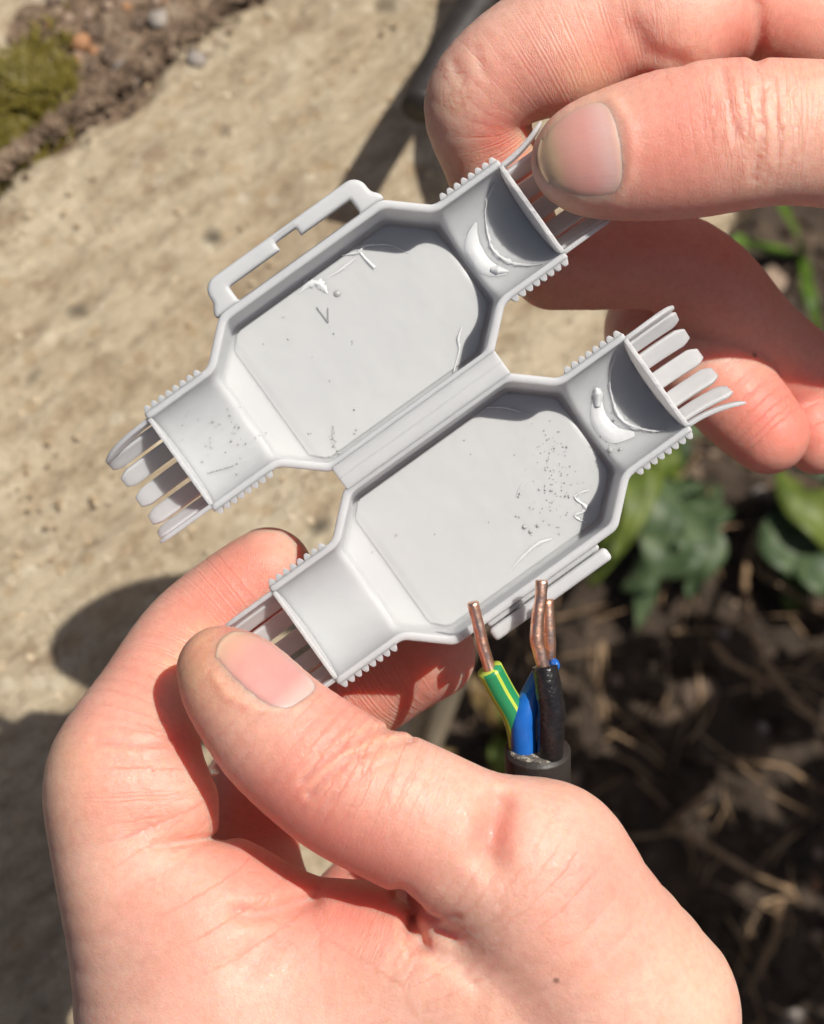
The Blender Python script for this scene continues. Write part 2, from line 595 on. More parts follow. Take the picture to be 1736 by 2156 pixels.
def build_hand(name, H, lo, hi, red, pale, ridge, wrk, mat, h=0.45, warp=None):
    V, Q = polygonise(H.field, lo, hi, h, warp=warp)
    # settle the vertices on the surface
    for _ in range(1):
        e = 0.25
        f0 = H.field(V.astype(np.float32))
        g = np.stack([(H.field((V + np.eye(3)[i] * e).astype(np.float32)) - f0) / e for i in range(3)], 1)
        g2 = np.maximum((g * g).sum(1), 0.3)
        st = np.clip(f0 / g2, -h, h)
        V = V - g * st[:, None]
    fd, s = H.finger_s(V.astype(np.float32))
    org = V.mean(0)
    ow = C2W(org)
    Vw = (V - org) @ CAM_R.T * 0.001
    me = np_mesh(name, Vw, Q[:, ::-1], mat)
    for nm, arr in (('red', blobs(V, red)), ('pale', blobs(V, pale)), ('ridge_s', s), ('ridge_m', blobs(V, ridge)), ('wrinkle', np.maximum(blobs(V, wrk) * 0.6, 0.02))):
        at = me.attributes.new(nm, 'FLOAT', 'POINT')
        at.data.foreach_set('value', np.ascontiguousarray(arr, dtype=np.float32))
    return link(name, me, None, ow), org

def build_nail(H, org, hand, axis0, axis1, side, half_deg, mat, lift=0.12, n_u=40, n_v=34, sq=2.6, curl=0.0):
    """a nail over the chain axis0 (cuticle) -> axis1 (free edge), facing 'side' (camera mm axes)"""
    a0, a1 = np.array(axis0), np.array(axis1)
    ax = (a1 - a0); L = np.linalg.norm(ax); ax /= L
    sd = np.array(side, float); sd -= ax * (sd @ ax); sd /= np.linalg.norm(sd)
    tv = np.cross(ax, sd)
    pts, uu, ee, vv = [], [], [], []
    for i in range(n_u):
        for j in range(n_v):
            a, b = -1 + 2 * i / (n_u - 1), -1 + 2 * j / (n_v - 1)
            # square -> rounded outline
            A, B = a * math.sqrt(1 - 0.40 * b * b), b * math.sqrt(1 - 0.34 * a * a)
            r = (abs(a) ** 8 + abs(b) ** 8) ** 0.125
            ang = math.radians(half_deg) * B
            c = a0 + ax * L * (0.5 + 0.5 * A)
            dr = sd * math.cos(ang) + tv * math.sin(ang)
            pts.append((c, dr)); uu.append(0.5 + 0.5 * A); ee.append(r); vv.append(B)
    C = np.array([p[0] for p in pts]); D = np.array([p[1] for p in pts])
    t = np.full(len(C), 16.0)
    for _ in range(40):
        t = t - np.clip(H.field((C + D * t[:, None]).astype(np.float32)), -1, 2.0) * 0.8
    # smooth the lifted sheet so that it reads as one hard plate
    T = t.reshape(n_u, n_v)
    for _ in range(10):
        Tp = np.pad(T, 1, mode='edge')
        T = (Tp[:-2, 1:-1] + Tp[2:, 1:-1] + Tp[1:-1, :-2] + Tp[1:-1, 2:] + 2 * T) / 6
    e, u = np.array(ee), np.array(uu)
    free = np.clip((u - 0.75) / 0.25, 0, 1)
    t = T.ravel() + lift - (1 - free) * 0.50 * np.clip((e - 0.70) / 0.30, 0, 1) ** 2.0
    top = C + D * t[:, None]
    bot = C + D * (t - 0.55)[:, None]
    V = np.vstack([top, bot])
    Fq = []
    N = n_u * n_v
    g = lambda i, j: i * n_v + j
    for i in range(n_u - 1):
        for j in range(n_v - 1):
            q = (g(i, j), g(i, j + 1), g(i + 1, j + 1), g(i + 1, j))
            Fq.append(q); Fq.append(tuple(N + k for k in q[::-1]))
    rim = [g(i, 0) for i in range(n_u)] + [g(n_u - 1, j) for j in range(1, n_v)] + [g(i, n_v - 1) for i in range(n_u - 2, -1, -1)] + [g(0, j) for j in range(n_v - 2, 0, -1)]
    for a, b in zip(rim, rim[1:] + rim[:1]):
        Fq.append((a, b, N + b, N + a))
    Vw = (V - org) @ CAM_R.T * 0.001
    me = np_mesh('nail', Vw, np.array(Fq), mat)
    for nm, arr in (('nail_u', np.concatenate([u, u])), ('nail_e', np.concatenate([e, e])), ('nail_v', np.array(vv + vv))):
        at = me.attributes.new(nm, 'FLOAT', 'POINT')
        at.data.foreach_set('value', np.ascontiguousarray(arr, dtype=np.float32))
    # faces outward
    import bmesh
    bm = bmesh.new(); bm.from_mesh(me); bmesh.ops.recalc_face_normals(bm, faces=bm.faces); bm.to_mesh(me); bm.free()
    o = link('nail', me, hand)
    return o

# ------------------------------------------------------------------ the ground: slabs, joint, soil
from mathutils import noise as mnoise
RND = random.Random(7)
SOIL_Z = -0.50
KS = 4043.0 / 970 / 5.4 ** 0      # picture units per mm on the soil
LS = 5.4 / KS

def fbm(x, y, z=0.0, s=1.0, oct=4):
    return mnoise.fractal(Vector((x * s, y * s, z)), 0.9, 2.0, oct)

def tube(name, pts, radii, mat, parent=None, seg=14, sub=6, cap=True, wob=0.0, seed=0, local=None):
    """a swept tube through world points; stores the angle round it as attribute 'ang'"""
    P = [Vector(p) for p in pts]
    R = list(radii)
    e = [2 * P[0] - P[1]] + P + [2 * P[-1] - P[-2]]
    er = [R[0]] + R + [R[-1]]
    C, RR = [], []
    for i in range(1, len(e) - 2):
        for k in range(sub):
            t = k / sub
            p0, p1, p2, p3 = e[i - 1], e[i], e[i + 1], e[i + 2]
            C.append(0.5 * (2 * p1 + (p2 - p0) * t + (2 * p0 - 5 * p1 + 4 * p2 - p3) * t * t + (3 * p1 - p0 - 3 * p2 + p3) * t ** 3))
            RR.append(er[i] * (1 - t) + er[i + 1] * t)
    C.append(P[-1]); RR.append(R[-1])
    V, F, A, S = [], [], [], []
    T = (C[1] - C[0]).normalized()
    N = T.orthogonal().normalized()
    ln = 0.0
    rn = random.Random(seed)
    off = local if local is not None else Vector((0, 0, 0))
    for i, c in enumerate(C):
        T2 = (C[min(i + 1, len(C) - 1)] - C[max(i - 1, 0)]).normalized()
        N = (N - T2 * N.dot(T2)).normalized()
        B = T2.cross(N)
        if i: ln += (C[i] - C[i - 1]).length
        for j in range(seg):
            a = 2 * math.pi * j / seg
            rr = RR[i] * (1 + wob * fbm(c.x * 900 + seed, c.y * 900 + j * .4, c.z * 900, 1.0, 2))
            V.append(c + (N * math.cos(a) + B * math.sin(a)) * rr - off)
            A.append(a); S.append(ln)
    for i in range(len(C) - 1):
        for j in range(seg):
            a, b = i * seg + j, i * seg + (j + 1) % seg
            F.append((a, b, b + seg, a + seg))
    if cap:
        for i, c in ((0, C[0]), (len(C) - 1, C[-1])):
            r = [i * seg + j for j in range(seg)]
            # small rounded lip and a flat end
            V.append(c - off); A.append(0); S.append(S[r[0]])
            for j in range(seg):
                t3 = (len(V) - 1, r[(j + 1) % seg], r[j]) if i == 0 else (len(V) - 1, r[j], r[(j + 1) % seg])
                F.append(t3)
    o = mesh_obj(name, V, F, mat, parent)
    me = o.data
    for nm, arr in (('ang', A), ('len', S)):
        at = me.attributes.new(nm, 'FLOAT', 'POINT')
        at.data.foreach_set('value', arr)
    return o

def slab(name, TL, TR, BR, BL, n, thick, mat, seed, amp=0.0015, ragged=0.010):
    org = (TL + TR + BR + BL) / 4
    V, F = [], []
    sides = 6
    def top(i, j):
        u, v = i / n, j / n
        p = (TL * (1 - u) + TR * u) * (1 - v) + (BL * (1 - u) + BR * u) * v
        e = min(u, 1 - u) * (TR - TL).length, min(v, 1 - v) * (BL - TL).length
        ed = min(e)
        rg = ragged * max(0.0, 1 - ed / 0.02)
        x = p.x + rg * fbm(p.x, p.y, seed, 60, 3)
        y = p.y + rg * fbm(p.x, p.y, seed + 9, 60, 3)
        qx, qy = p.x * 0.79 + p.y * 0.62, -p.x * 0.62 + p.y * 0.79
        z = amp * fbm(qx * 0.5, qy * 1.6, seed, 28, 5) + 0.55 * amp * fbm(qx * 0.6, qy * 1.5, seed, 120, 4)
        k = max(0.0, 1 - ed / 0.007)
        z -= 0.0045 * k * k
        return Vector((x, y, z))
    for j in range(n + 1):
        for i in range(n + 1):
            V.append(top(i, j) - org)
    for j in range(n):
        for i in range(n):
            a = j * (n + 1) + i
            F.append((a, a + n + 1, a + n + 2, a + 1))
    ring = [i for i in range(n + 1)] + [j * (n + 1) + n for j in range(1, n + 1)] + [n * (n + 1) + i for i in range(n - 1, -1, -1)] + [j * (n + 1) for j in range(n - 1, 0, -1)]
    prev = ring
    cen = Vector((0, 0, 0))
    for s in range(1, sides + 1):
        cur = []
        for r in ring:
            p = V[r].copy()
            d = Vector((p.x, p.y, 0)).normalized()
            z = -thick * (0.02, 0.05, 0.10, 0.25, 0.6, 1.0)[s - 1]
            w = 0.004 * fbm(p.x + 3, p.y + 5, z * 30 + seed, 40, 3)
            cur.append(len(V))
            sh = 1 - (0.02 * s if s < 3 else 0.06 + 0.16 * (s - 2))
            V.append(Vector((p.x * sh + d.x * w, p.y * sh + d.y * w, z)))
        for k in range(len(ring)):
            a, b = prev[k], prev[(k + 1) % len(ring)]
            F.append((a, b, cur[(k + 1) % len(ring)], cur[k]))
        prev = cur
    F.append(tuple(prev[::-1]))
    o = mesh_obj(name, V, F, mat, None, True, org)
    return o

s1 = slab('stone_slab', G(880, -240), G(1930, -200), G(290, 2440), G(-2200, 1955), 220, 0.53, M_STONE, 3.3)
tag(s1, 'large pale tan rough stone slab behind the grey box', 'stone')
s2 = slab('stone_slab', G(-900, -320), G(345, -310), G(-400, 590), G(-1400, 600), 60, 0.20, M_STONE, 8.1)
tag(s2, 'corner of a smoother beige stone beyond the mossy joint, top left', 'stone')

# earth filling the joint between the two stones
M_DIRT = mat_var('joint_earth', [(0.30, (0.045, 0.028, 0.018)), (0.42, (0.16, 0.105, 0.065)), (0.54, (0.30, 0.205, 0.135)), (0.68, (0.48, 0.37, 0.26))], 150, 0.95, 1.0, 0.005)
def patch(name, A, B, C, D, nu, nv, zf, mat):
    V, F = [], []
    org = (A + B + C + D) / 4
    for j in range(nv + 1):
        for i in range(nu + 1):
            u, v = i / nu, j / nv
            p = (A * (1 - u) + B * u) * (1 - v) + (D * (1 - u) + C * u) * v
            V.append(Vector((p.x, p.y, zf(p.x, p.y))) - org)
    for j in range(nv):
        for i in range(nu):
            a = j * (nu + 1) + i
            F.append((a, a + nu + 1, a + nu + 2, a + 1))
    return mesh_obj(name, V, F, mat, None, True, org)
jf = lambda x, y: -0.0035 + 0.0045 * fbm(x, y, 2.0, 45, 5)
joint = patch('joint_earth', G(-440, 560), G(310, -340), G(930, -220), G(-860, 1070), 130, 60, jf, M_DIRT)
tag(joint, kind='structure')

# soil lower down beside the slab: one sheet out to the horizon
sc0 = G(1350, 1350, SOIL_Z)
def soil_h(x, y):
    r = math.hypot(x - sc0.x, y - sc0.y)
    f = 1 if r < 0.5 else max(0.15, 1 - (r - 0.5))
    return SOIL_Z + f * (0.010 * fbm(x, y, 0.3, 14, 5) + 0.004 * fbm(x, y, 5.0, 70, 4))
V, F = [], []
N = 150
def st(t):
    return math.copysign(abs(t) * 0.45 + 60 * abs(t) ** 9, t)
for j in range(N + 1):
    for i in range(N + 1):
        x, y = sc0.x + st(2 * i / N - 1), sc0.y + st(2 * j / N - 1)
        V.append((x, y, soil_h(x, y)))
for j in range(N):
    for i in range(N):
        a = j * (N + 1) + i
        F.append((a, a + 1, a + N + 2, a + N + 1))
tag(mesh_obj('soil', V, F, M_SOIL), kind='structure')

# ------------------------------------------------------------------ moss, pebbles, crumbs
def lump(r, seed, squash=0.7, sub=2, amp=0.45):
    import bmesh
    bm = bmesh.new()
    bmesh.ops.create_icosphere(bm, subdivisions=sub, radius=1.0)
    V = []
    for v in bm.verts:
        k = 1 + amp * fbm(v.co.x + seed * 3.1, v.co.y, v.co.z + seed, 1.1, 3)
        V.append(Vector((v.co.x * k * r, v.co.y * k * r * 0.85, v.co.z * k * r * squash)))
    F = [tuple(v.index for v in f.verts) for f in bm.faces]
    bm.free()
    return V, F

M_PEB = [mat_var('pebble_tan', [(0.3, (0.20, 0.14, 0.10)), (0.6, (0.38, 0.275, 0.20)), (0.8, (0.50, 0.39, 0.30))], 90),
         mat_var('pebble_grey', [(0.3, (0.22, 0.19, 0.165)), (0.6, (0.38, 0.335, 0.295)), (0.8, (0.52, 0.47, 0.42))], 90),
         mat_var('pebble_rust', [(0.3, (0.28, 0.13, 0.06)), (0.6, (0.45, 0.24, 0.12)), (0.8, (0.52, 0.32, 0.18))], 90),
         mat_var('clod', [(0.3, (0.09, 0.06, 0.042)), (0.6, (0.20, 0.14, 0.10)), (0.8, (0.36, 0.26, 0.19))], 120, 0.95, 0.9, 0.003)]
def pebble(p, r, m, seed, label, group=None, squash=0.7):
    V, F = lump(r, seed, squash)
    o = mesh_obj('pebble', V, F, M_PEB[m], None, True, p + Vector((0, 0, r * squash * 0.45)))
    o.rotation_euler = (0, 0, seed * 1.7)
    return tag(o, label, 'pebble', group)

def on_joint(px, py):
    g = G(px, py, 0.0)
    return Vector((g.x, g.y, jf(g.x, g.y)))
def on_soil(px, py):
    g = G(px, py, SOIL_Z)
    return Vector((g.x, g.y, soil_h(g.x, g.y)))

pebble(on_joint(266, 140), 0.0048, 1, 1.3, 'largest rounded grey pebble sitting in the earthy joint at top left')
pebble(on_joint(168, 72), 0.0030, 2, 2.3, 'small rust orange stone chip in the earthy joint at top left', squash=0.9)
pebble(on_joint(413, 128), 0.0026, 1, 3.3, 'small whitish pebble at the edge of the big stone slab')
pebble(on_joint(332, 24), 0.0028, 1, 4.3, 'slim pale pebble near the top edge of the earthy joint')
for k in range(70):
    x = RND.uniform(0, 560); y = RND.uniform(-40, 300)
    # keep to the joint band
    if not (0.0 < (y - 115 + x * 1.2) and y < 385 - x * 0.70): continue
    pebble(on_joint(x, y), RND.uniform(0.0007, 0.0021), RND.choice((0, 3, 3, 2, 3, 3)), 10 + k, 'tiny grit stone among many in the earthy joint at top left', 'grit stones in the joint')

soil_stones = [
    (1253, 1411, 20, 0, 'left one of two tan pebbles just right of the copper wires'),
    (1297, 1433, 17, 0, 'right one of two tan pebbles just right of the copper wires'),
    (1340, 1425, 16, 3, 'dark brown lump left of the large soil clod'),
    (1524, 1333, 18, 1, 'greyish pebble above the large soil clod, beside the kinked stem'),
    (1405, 1372, 18, 0, 'tan pebble above and left of the large soil clod'),
    (1427, 1322, 15, 0, 'small tan pebble under the tip of the deep green weed'),
    (1608, 1530, 17, 1, 'lone grey pebble below the dry stems'),
    (1598, 1046, 24, 1, 'bigger grey pebble below the curled ring fingertip'),
    (1622, 1062, 20, 0, 'tan pebble leaning on the grey one below the ring fingertip'),
    (1690, 574, 22, 0, 'tan pebble by the grass blades under the upper thumb'),
    (1712, 1858, 22, 2, 'rust orange pebble at the right edge, level with the lower wrist'),
    (1721, 1801, 16, 0, 'tan pebble just above the rust orange one at the right edge'),
    (1721, 1968, 20, 0, 'tan pebble just below the rust orange one at the right edge'),
    (1672, 2146, 36, 1, 'large pale grey stone in the bottom right corner'),
    (1545, 1268, 16, 0, 'tan pebble right of the deep green weed, by the stem'),
    (1365, 1120, 14, 2, 'rust chip between the lime leaf and the deep green weed'),
    (1500, 1170, 12, 2, 'tiny rust chip at the right side of the deep green weed'),
    (1240, 1330, 18, 3, 'dark brown lump right of the wires under the latch lip'),
    (1370, 1805, 16, 3, 'brown lump beside the base of the lower thumb'),
    (1290, 1722, 14, 0, 'small tan pebble touching the outline of the lower thumb base'),
    (1500, 955, 16, 0, 'tan pebble just under the tines at the right'),
    (1700, 1470, 14, 3, 'brown lump where the long stem leaves at the right edge'),
    (1560, 1600, 15, 3, 'brown lump below the lone grey pebble'),
    (1650, 1700, 13, 3, 'brown lump above the dry stem near the wrist')]
for k, (x, y, r, m, lab) in enumerate(soil_stones):
    pebble(on_soil(x, y), r / KS * 0.001 * 0.72, m, 200 + k, lab, 'pebbles on the dark soil')
pebble(on_soil(1625, 612), 0.0085 * LS, 0, 301, 'bright cream stone on the soil just below the upper thumb, right edge')
cl = pebble(on_soil(1470, 1462), 0.0088 * LS, 3, 302, 'large crumbly brown clod on the dark soil right of the copper wires')
cl.name = 'soil_clod'; cl['category'] = 'clod'

V, F = [], []
for k in range(1500):
    x, y = RND.uniform(640, 1900), RND.uniform(380, 2300)
    p = on_soil(x, y)
    r = RND.choice((0.0012, 0.0018, 0.0025, 0.004)) * RND.uniform(0.7, 1.3) * LS
    v, f = lump(r, k * 0.37, 0.8, 1, 0.4)
    b = len(V)
    V += [q + p + Vector((0, 0, r * 0.3)) for q in v]
    F += [tuple(i + b for i in t) for t in f]
M_CRUMB = mat_var('soil_crumb', [(0.35, (0.018, 0.012, 0.008)), (0.5, (0.05, 0.034, 0.022)), (0.62, (0.10, 0.07, 0.048)), (0.72, (0.25, 0.18, 0.125))], 45, 0.95, 0.8, 0.002)
o = mesh_obj('soil_crumbs', V, F, M_CRUMB, None, False)
tag(o, 'loose dark brown crumbs of soil beside the slab', 'soil', kind='stuff')

# grit on the stone and earth spilled over its edge
def scatter(name, n, pos, rr, mat, label, cat, sub=1):
    V, F = [], []
    for k in range(n):
        p = pos()
        if p is None: continue
        r = rr()
        v, f = lump(r, k * 0.73, 0.7, sub, 0.45)
        b = len(V)
        V += [q + p + Vector((0, 0, r * 0.2)) for q in v]
        F += [tuple(i + b for i in t) for t in f]
    o = mesh_obj(name, V, F, mat, None, False)
    return tag(o, label, cat, kind='stuff')
M_GRIT = mat_var('grit', [(0.33, (0.26, 0.18, 0.11)), (0.45, (0.44, 0.32, 0.19)), (0.58, (0.66, 0.56, 0.41)), (0.75, (0.82, 0.75, 0.62))], 55, 0.8, 0.3, 0.0005)
def pos_grit():
    x, y = RND.uniform(-60, 1330), RND.uniform(-60, 1500)
    if y < 395 - 0.70 * x or x > 1560 - (y - 380) * 0.626 - 70: return None
    return G(x, y, 0.0003)
scatter('stone_grit', 1100, pos_grit, lambda: RND.choice((0.0003, 0.0004, 0.0005, 0.0008)) * RND.uniform(0.8, 1.3), M_GRIT, 'fine pale sand grains loose on the stone slab', 'grit')
def pos_spill():
    t = RND.uniform(0, 1)
    x, y = 640 * t - 20, 410 - 455 * t
    q = abs(RND.gauss(0, 1)) * 26 - 60
    return G(x + q * 0.58, y + q * 0.81, 0.0004)
scatter('spilled_earth', 1000, pos_spill, lambda: RND.choice((0.0004, 0.0006, 0.0009, 0.0013)) * RND.uniform(0.7, 1.3), M_DIRT, 'brown earth crumbs spilled from the joint onto the slab', 'earth')

# moss: short upright blades in the joint
V, F = [], []
for k in range(5200):
    x, y = RND.gauss(62, 62), RND.gauss(275, 95)
    if y > 395 - 0.72 * x or y < 120 - x or x > 165: continue
    p = on_joint(x, y)
    n = fbm(p.x, p.y, 1, 60, 3)
    if n < -0.25 and RND.random() < 0.8: continue
    p.z += 0.0005
    a = RND.uniform(0, 6.283); l = RND.uniform(0.0012, 0.0030); w = RND.uniform(0.0004, 0.0008)
    d = Vector((math.cos(a), math.sin(a), 0)); s = Vector((-d.y, d.x, 0)) * w
    b = len(V)
    V += [p - s, p + s, p + d * l * 0.5 + Vector((0, 0, l * 0.8)) + s * 0.7, p + d * l * 0.5 + Vector((0, 0, l * 0.8)) - s * 0.7, p + d * l * 1.1 + Vector((0, 0, l))]
    F += [(b, b + 1, b + 2, b + 3), (b + 3, b + 2, b + 4)]
M_MOSS = mat_leaf('moss', (0.14, 0.115, 0.022), (0.22, 0.18, 0.032), (0.31, 0.255, 0.06))
o = mesh_obj('moss', V, F, M_MOSS, None, True)
tag(o, 'olive green moss cushion in the joint at left', 'moss', kind='stuff')

# ------------------------------------------------------------------ plants on the soil
M_LF = {'lime': mat_leaf('leaf_lime', (0.09, 0.13, 0.02), (0.15, 0.205, 0.035), (0.23, 0.28, 0.06)),
        'deep': mat_leaf('leaf_deep', (0.05, 0.085, 0.035), (0.09, 0.14, 0.06), (0.17, 0.22, 0.11)),
        'grass': mat_leaf('grass_blade', (0.06, 0.12, 0.012), (0.11, 0.20, 0.02), (0.17, 0.27, 0.04)),
        'dry': mat_leaf('leaf_dry', (0.20, 0.13, 0.05), (0.28, 0.19, 0.08), (0.36, 0.26, 0.12))}
def leaf(parent, pts, width, mat, lobes=0, seed=0, org=None, name='leaf'):
    """pts: world points base->tip; lobed or plain blade with a folded midrib"""
    P = [Vector(p) for p in pts]
    e = [2 * P[0] - P[1]] + P + [2 * P[-1] - P[-2]]
    C = []
    sub = 8
    for i in range(1, len(e) - 2):
        for k in range(sub):
            t = k / sub
            p0, p1, p2, p3 = e[i - 1], e[i], e[i + 1], e[i + 2]
            C.append(0.5 * (2 * p1 + (p2 - p0) * t + (2 * p0 - 5 * p1 + 4 * p2 - p3) * t * t + (3 * p1 - p0 - 3 * p2 + p3) * t ** 3))
    C.append(P[-1])
    n = len(C)
    V, F = [], []
    for i, c in enumerate(C):
        t = i / (n - 1)
        T = (C[min(i + 1, n - 1)] - C[max(i - 1, 0)]).normalized()
        S = T.cross(Vector((0, 0, 1))).normalized()
        U = S.cross(T)
        w = width * (math.sin(math.pi * min(1, (0.06 + 0.94 * t) ** 0.75)) ** 0.7 + 0.03)
        if lobes:
            w *= 0.42 + 0.58 * abs(math.sin(t * lobes * math.pi + seed)) ** 0.8
        for q in (-1, -0.5, 0, 0.5, 1):
            wav = 0.10 * width * math.sin(t * 17 + q * 2 + seed) * abs(q)
            V.append(c + S * (w * q * 0.5) + U * (abs(q) * w * 0.16 + wav) - org)
    for i in range(n - 1):
        for j in range(4):
            a = i * 5 + j
            F.append((a, a + 1, a + 6, a + 5))
    o = mesh_obj(name, V, F, M_LF[mat], parent)
    md = o.modifiers.new('thick', 'SOLIDIFY'); md.thickness = 0.0003
    return o
def S_(px, py, h=0.0):
    """picture point at height h above the soil"""
    return G(px, py, SOIL_Z + h)
def plant(name, base, label, cat, leaves):
    b = on_soil(*base)
    e = empty(name, None, b)
    tag(e, label, cat)
    for k, (pts, w, m, lob) in enumerate(leaves):
        wp = [b + Vector((0, 0, 0.002))] + [S_(x, y, h) for x, y, h in pts]
        leaf(e, wp, w * LS * 0.85, m, lob, k * 1.3, b)
    return e
plant('weed_plant', (1452, 1020), 'deep green lobed weed right of the lower box half', 'weed',
      [([(1440, 1100, .03), (1395, 1180, .035), (1310, 1240, .02)], .034, 'deep', 4),
       ([(1470, 1080, .03), (1475, 1160, .035), (1455, 1260, .02)], .030, 'deep', 3),
       ([(1420, 1010, .03), (1390, 1090, .04), (1345, 1330, .01)], .026, 'deep', 4),
       ([(1400, 960, .03), (1440, 900, .03), (1500, 880, .02)], .022, 'deep', 3),
       ([(1490, 1060, .025), (1530, 1090, .02)], .020, 'deep', 2)])
plant('weed_plant', (1370, 930), 'lime green long leaved plant tucked under the lower box corner', 'weed',
      [([(1350, 1000, .05), (1320, 1090, .055), (1240, 1240, .03)], .020, 'lime', 0),
       ([(1330, 960, .05), (1340, 1060, .06), (1290, 1180, .05)], .016, 'lime', 0),
       ([(1400, 960, .04), (1430, 1010, .03)], .014, 'lime', 0)])
plant('weed_plant', (1700, 1050), 'bright green broad leaved plant below the curled fingers at the right edge', 'weed',
      [([(1690, 1030, .04), (1720, 1090, .045), (1780, 1180, .03)], .026, 'lime', 0),
       ([(1670, 1110, .03), (1690, 1180, .03), (1730, 1250, .015)], .036, 'deep', 2),
       ([(1700, 1150, .03), (1760, 1230, .03), (1800, 1290, .01)], .030, 'deep', 3),
       ([(1680, 1220, .02), (1665, 1290, .01)], .016, 'lime', 0)])
plant('grass_tuft', (1690, 545), 'thin grass blades seen between the upper thumb and curled fingers', 'grass',
      [([(1680, 500, .03), (1655, 450, .05), (1630, 400, .06)], .0062, 'grass', 0),
       ([(1700, 600, .03), (1715, 660, .03), (1730, 720, .01)], .0062, 'grass', 0),
       ([(1600, 520, .02), (1540, 500, .03), (1500, 470, .03)], .006, 'grass', 0)])
plant('grass_tuft', (1075, 1560), 'short yellow green blades low behind the black cable', 'grass',
      [([(1068, 1500, .05), (1060, 1440, .06)], .010, 'lime', 0),
       ([(1055, 1580, .05), (1050, 1640, .04)], .010, 'lime', 0),
       ([(1020, 1480, .04), (990, 1420, .05)], .009, 'dry', 0)])
plant('grass_tuft', (870, 1580), 'dry straw coloured blades at the slab edge left of the wires', 'grass',
      [([(865, 1520, .05), (880, 1470, .07)], .008, 'dry', 0),
       ([(890, 1540, .05), (930, 1500, .06)], .007, 'dry', 0),
       ([(900, 1600, .04), (960, 1580, .04)], .007, 'dry', 0)])

M_STEM = mat_var('dry_stem', [(0.35, (0.13, 0.08, 0.04)), (0.52, (0.29, 0.185, 0.10)), (0.68, (0.46, 0.31, 0.18))], 45, 0.75)
def r1(x, y): return (1176 + x * .3224, 882 + y * .3224)
def r2(x, y): return (1225 + x * .3182, 1470 + y * .3182)
def stem(pts, hs, r, label, rad=None):
    W_ = [S_(*p, h) for p, h in zip(pts, hs)]
    o = tube('dry_stem', [w - W_[0] for w in W_], [r * LS * 0.75 * (1 - 0.4 * i / len(W_)) for i in range(len(W_))] if rad is None else rad, M_STEM, None, 8, 6, wob=0.5, seed=int(r * 1e5) + len(pts))
    o.location = W_[0]
    return tag(o, label, 'stem', 'dry stems on the soil')
stem([r1(1340, 680), r1(1245, 900), r1(1218, 1110), r1(1235, 1300), r1(1330, 1550), r1(1450, 1730), r1(1620, 1900), r1(1830, 2100)],
     [.012, .02, .028, .03, .026, .018, .01, .004], .0021, 'longest dry stem, kinked, running down to the right edge')
stem([r1(1000, 1450), r1(1100, 1570), r1(1250, 1660), r1(1440, 1740)], [.012, .018, .018, .016], .0019, 'short curved dry stem meeting the long kinked one')
stem([r1(1330, 760), r1(1300, 980), r1(1450, 1080), r1(1600, 1180), r1(1830, 1310)], [.016, .024, .024, .02, .012], .0019, 'straight dry stem slanting to the right edge under green leaves')
stem([r1(1370, 780), r1(1410, 900), r1(1405, 985), r1(1360, 1010), r1(1310, 975)], [.014, .022, .025, .025, .024], .0015, 'small looped dry tendril beside the kinked stem')
stem([r2(1310, 1330), r2(1290, 1550), r2(1180, 1790), r2(1090, 1960)], [.01, .016, .022, .02], .0021, 'dry stem near the wrist at the lower right')
stem([r2(560, 850), r2(800, 960), r2(1080, 1130), r2(1380, 1270)], [.008, .012, .012, .008], .0021, 'brown stem lying flat on dark soil at the lower right')
stem([r2(600, 830), r2(720, 720), r2(850, 620)], [.008, .012, .014], .0018, 'short twig forking from the brown flat stem')

# litter of thin dry straws on the soil
V, F = [], []
for k in range(170):
    p = S_(RND.uniform(950, 1800), RND.uniform(850, 2250), RND.uniform(.004, .02))
    a = RND.uniform(0, 6.283); l = RND.uniform(.012, .045); w = RND.uniform(.0004, .0010)
    d = Vector((math.cos(a), math.sin(a), RND.uniform(-.2, .2))); s = Vector((-d.y, d.x, 0)) * w; u = Vector((0, 0, w))
    m = Vector((RND.uniform(-1, 1), RND.uniform(-1, 1), .5)) * l * .12
    b = len(V)
    for c in (p - d * l * .5, p + m, p + d * l * .5):
        V += [c - s, c - u, c + s, c + u]
    for i in (0, 4):
        for j in range(4):
            F.append((b + i + j, b + i + (j + 1) % 4, b + i + 4 + (j + 1) % 4, b + i + 4 + j))
    F += [(b, b + 1, b + 2, b + 3), (b + 8, b + 11, b + 10, b + 9)]
tag(mesh_obj('straw_litter', V, F, M_STEM), 'thin dry straws littering the dark soil', 'straw', kind='stuff')

# ------------------------------------------------------------------ unseen foliage added right of the view to shade the soil
M_LF['shade_shrub'] = mat_leaf('leaf_shade_shrub', (0.03, 0.06, 0.02), (0.05, 0.095, 0.03), (0.08, 0.13, 0.045))
def in_view(p):
    q = p - CAM
    d = q.dot(FWD)
    x, y = CX + q.dot(RGT) / d * FPX, CY - q.dot(UPV) / d * FPX
    return -60 < x < 1800 and -60 < y < 2230
sb = Vector((G(2600, 1900, SOIL_Z).x, G(2600, 1900, SOIL_Z).y, SOIL_Z))
shade_shrub = empty('shade_shrub', None, sb)
tag(shade_shrub, 'unseen leafy plant added beyond the right edge to shade the soil', 'shade_shrub')
targets = []
rs_ = random.Random(21)
while len(targets) < 66:
    px, py = rs_.uniform(930, 1800), rs_.uniform(1330, 2250)
    if py < 1400 and rs_.random() < 0.5: continue
    if px > 1640 and rs_.random() < 0.45: continue
    p = G(px, py, SOIL_Z) + SUN * rs_.uniform(0.24, 0.42)
    if in_view(p) or p.z > -0.12: continue
    targets.append(p)
M_BARK = mat_var('bark', [(0.3, (0.07, 0.05, 0.03)), (0.7, (0.17, 0.12, 0.08))], 80)
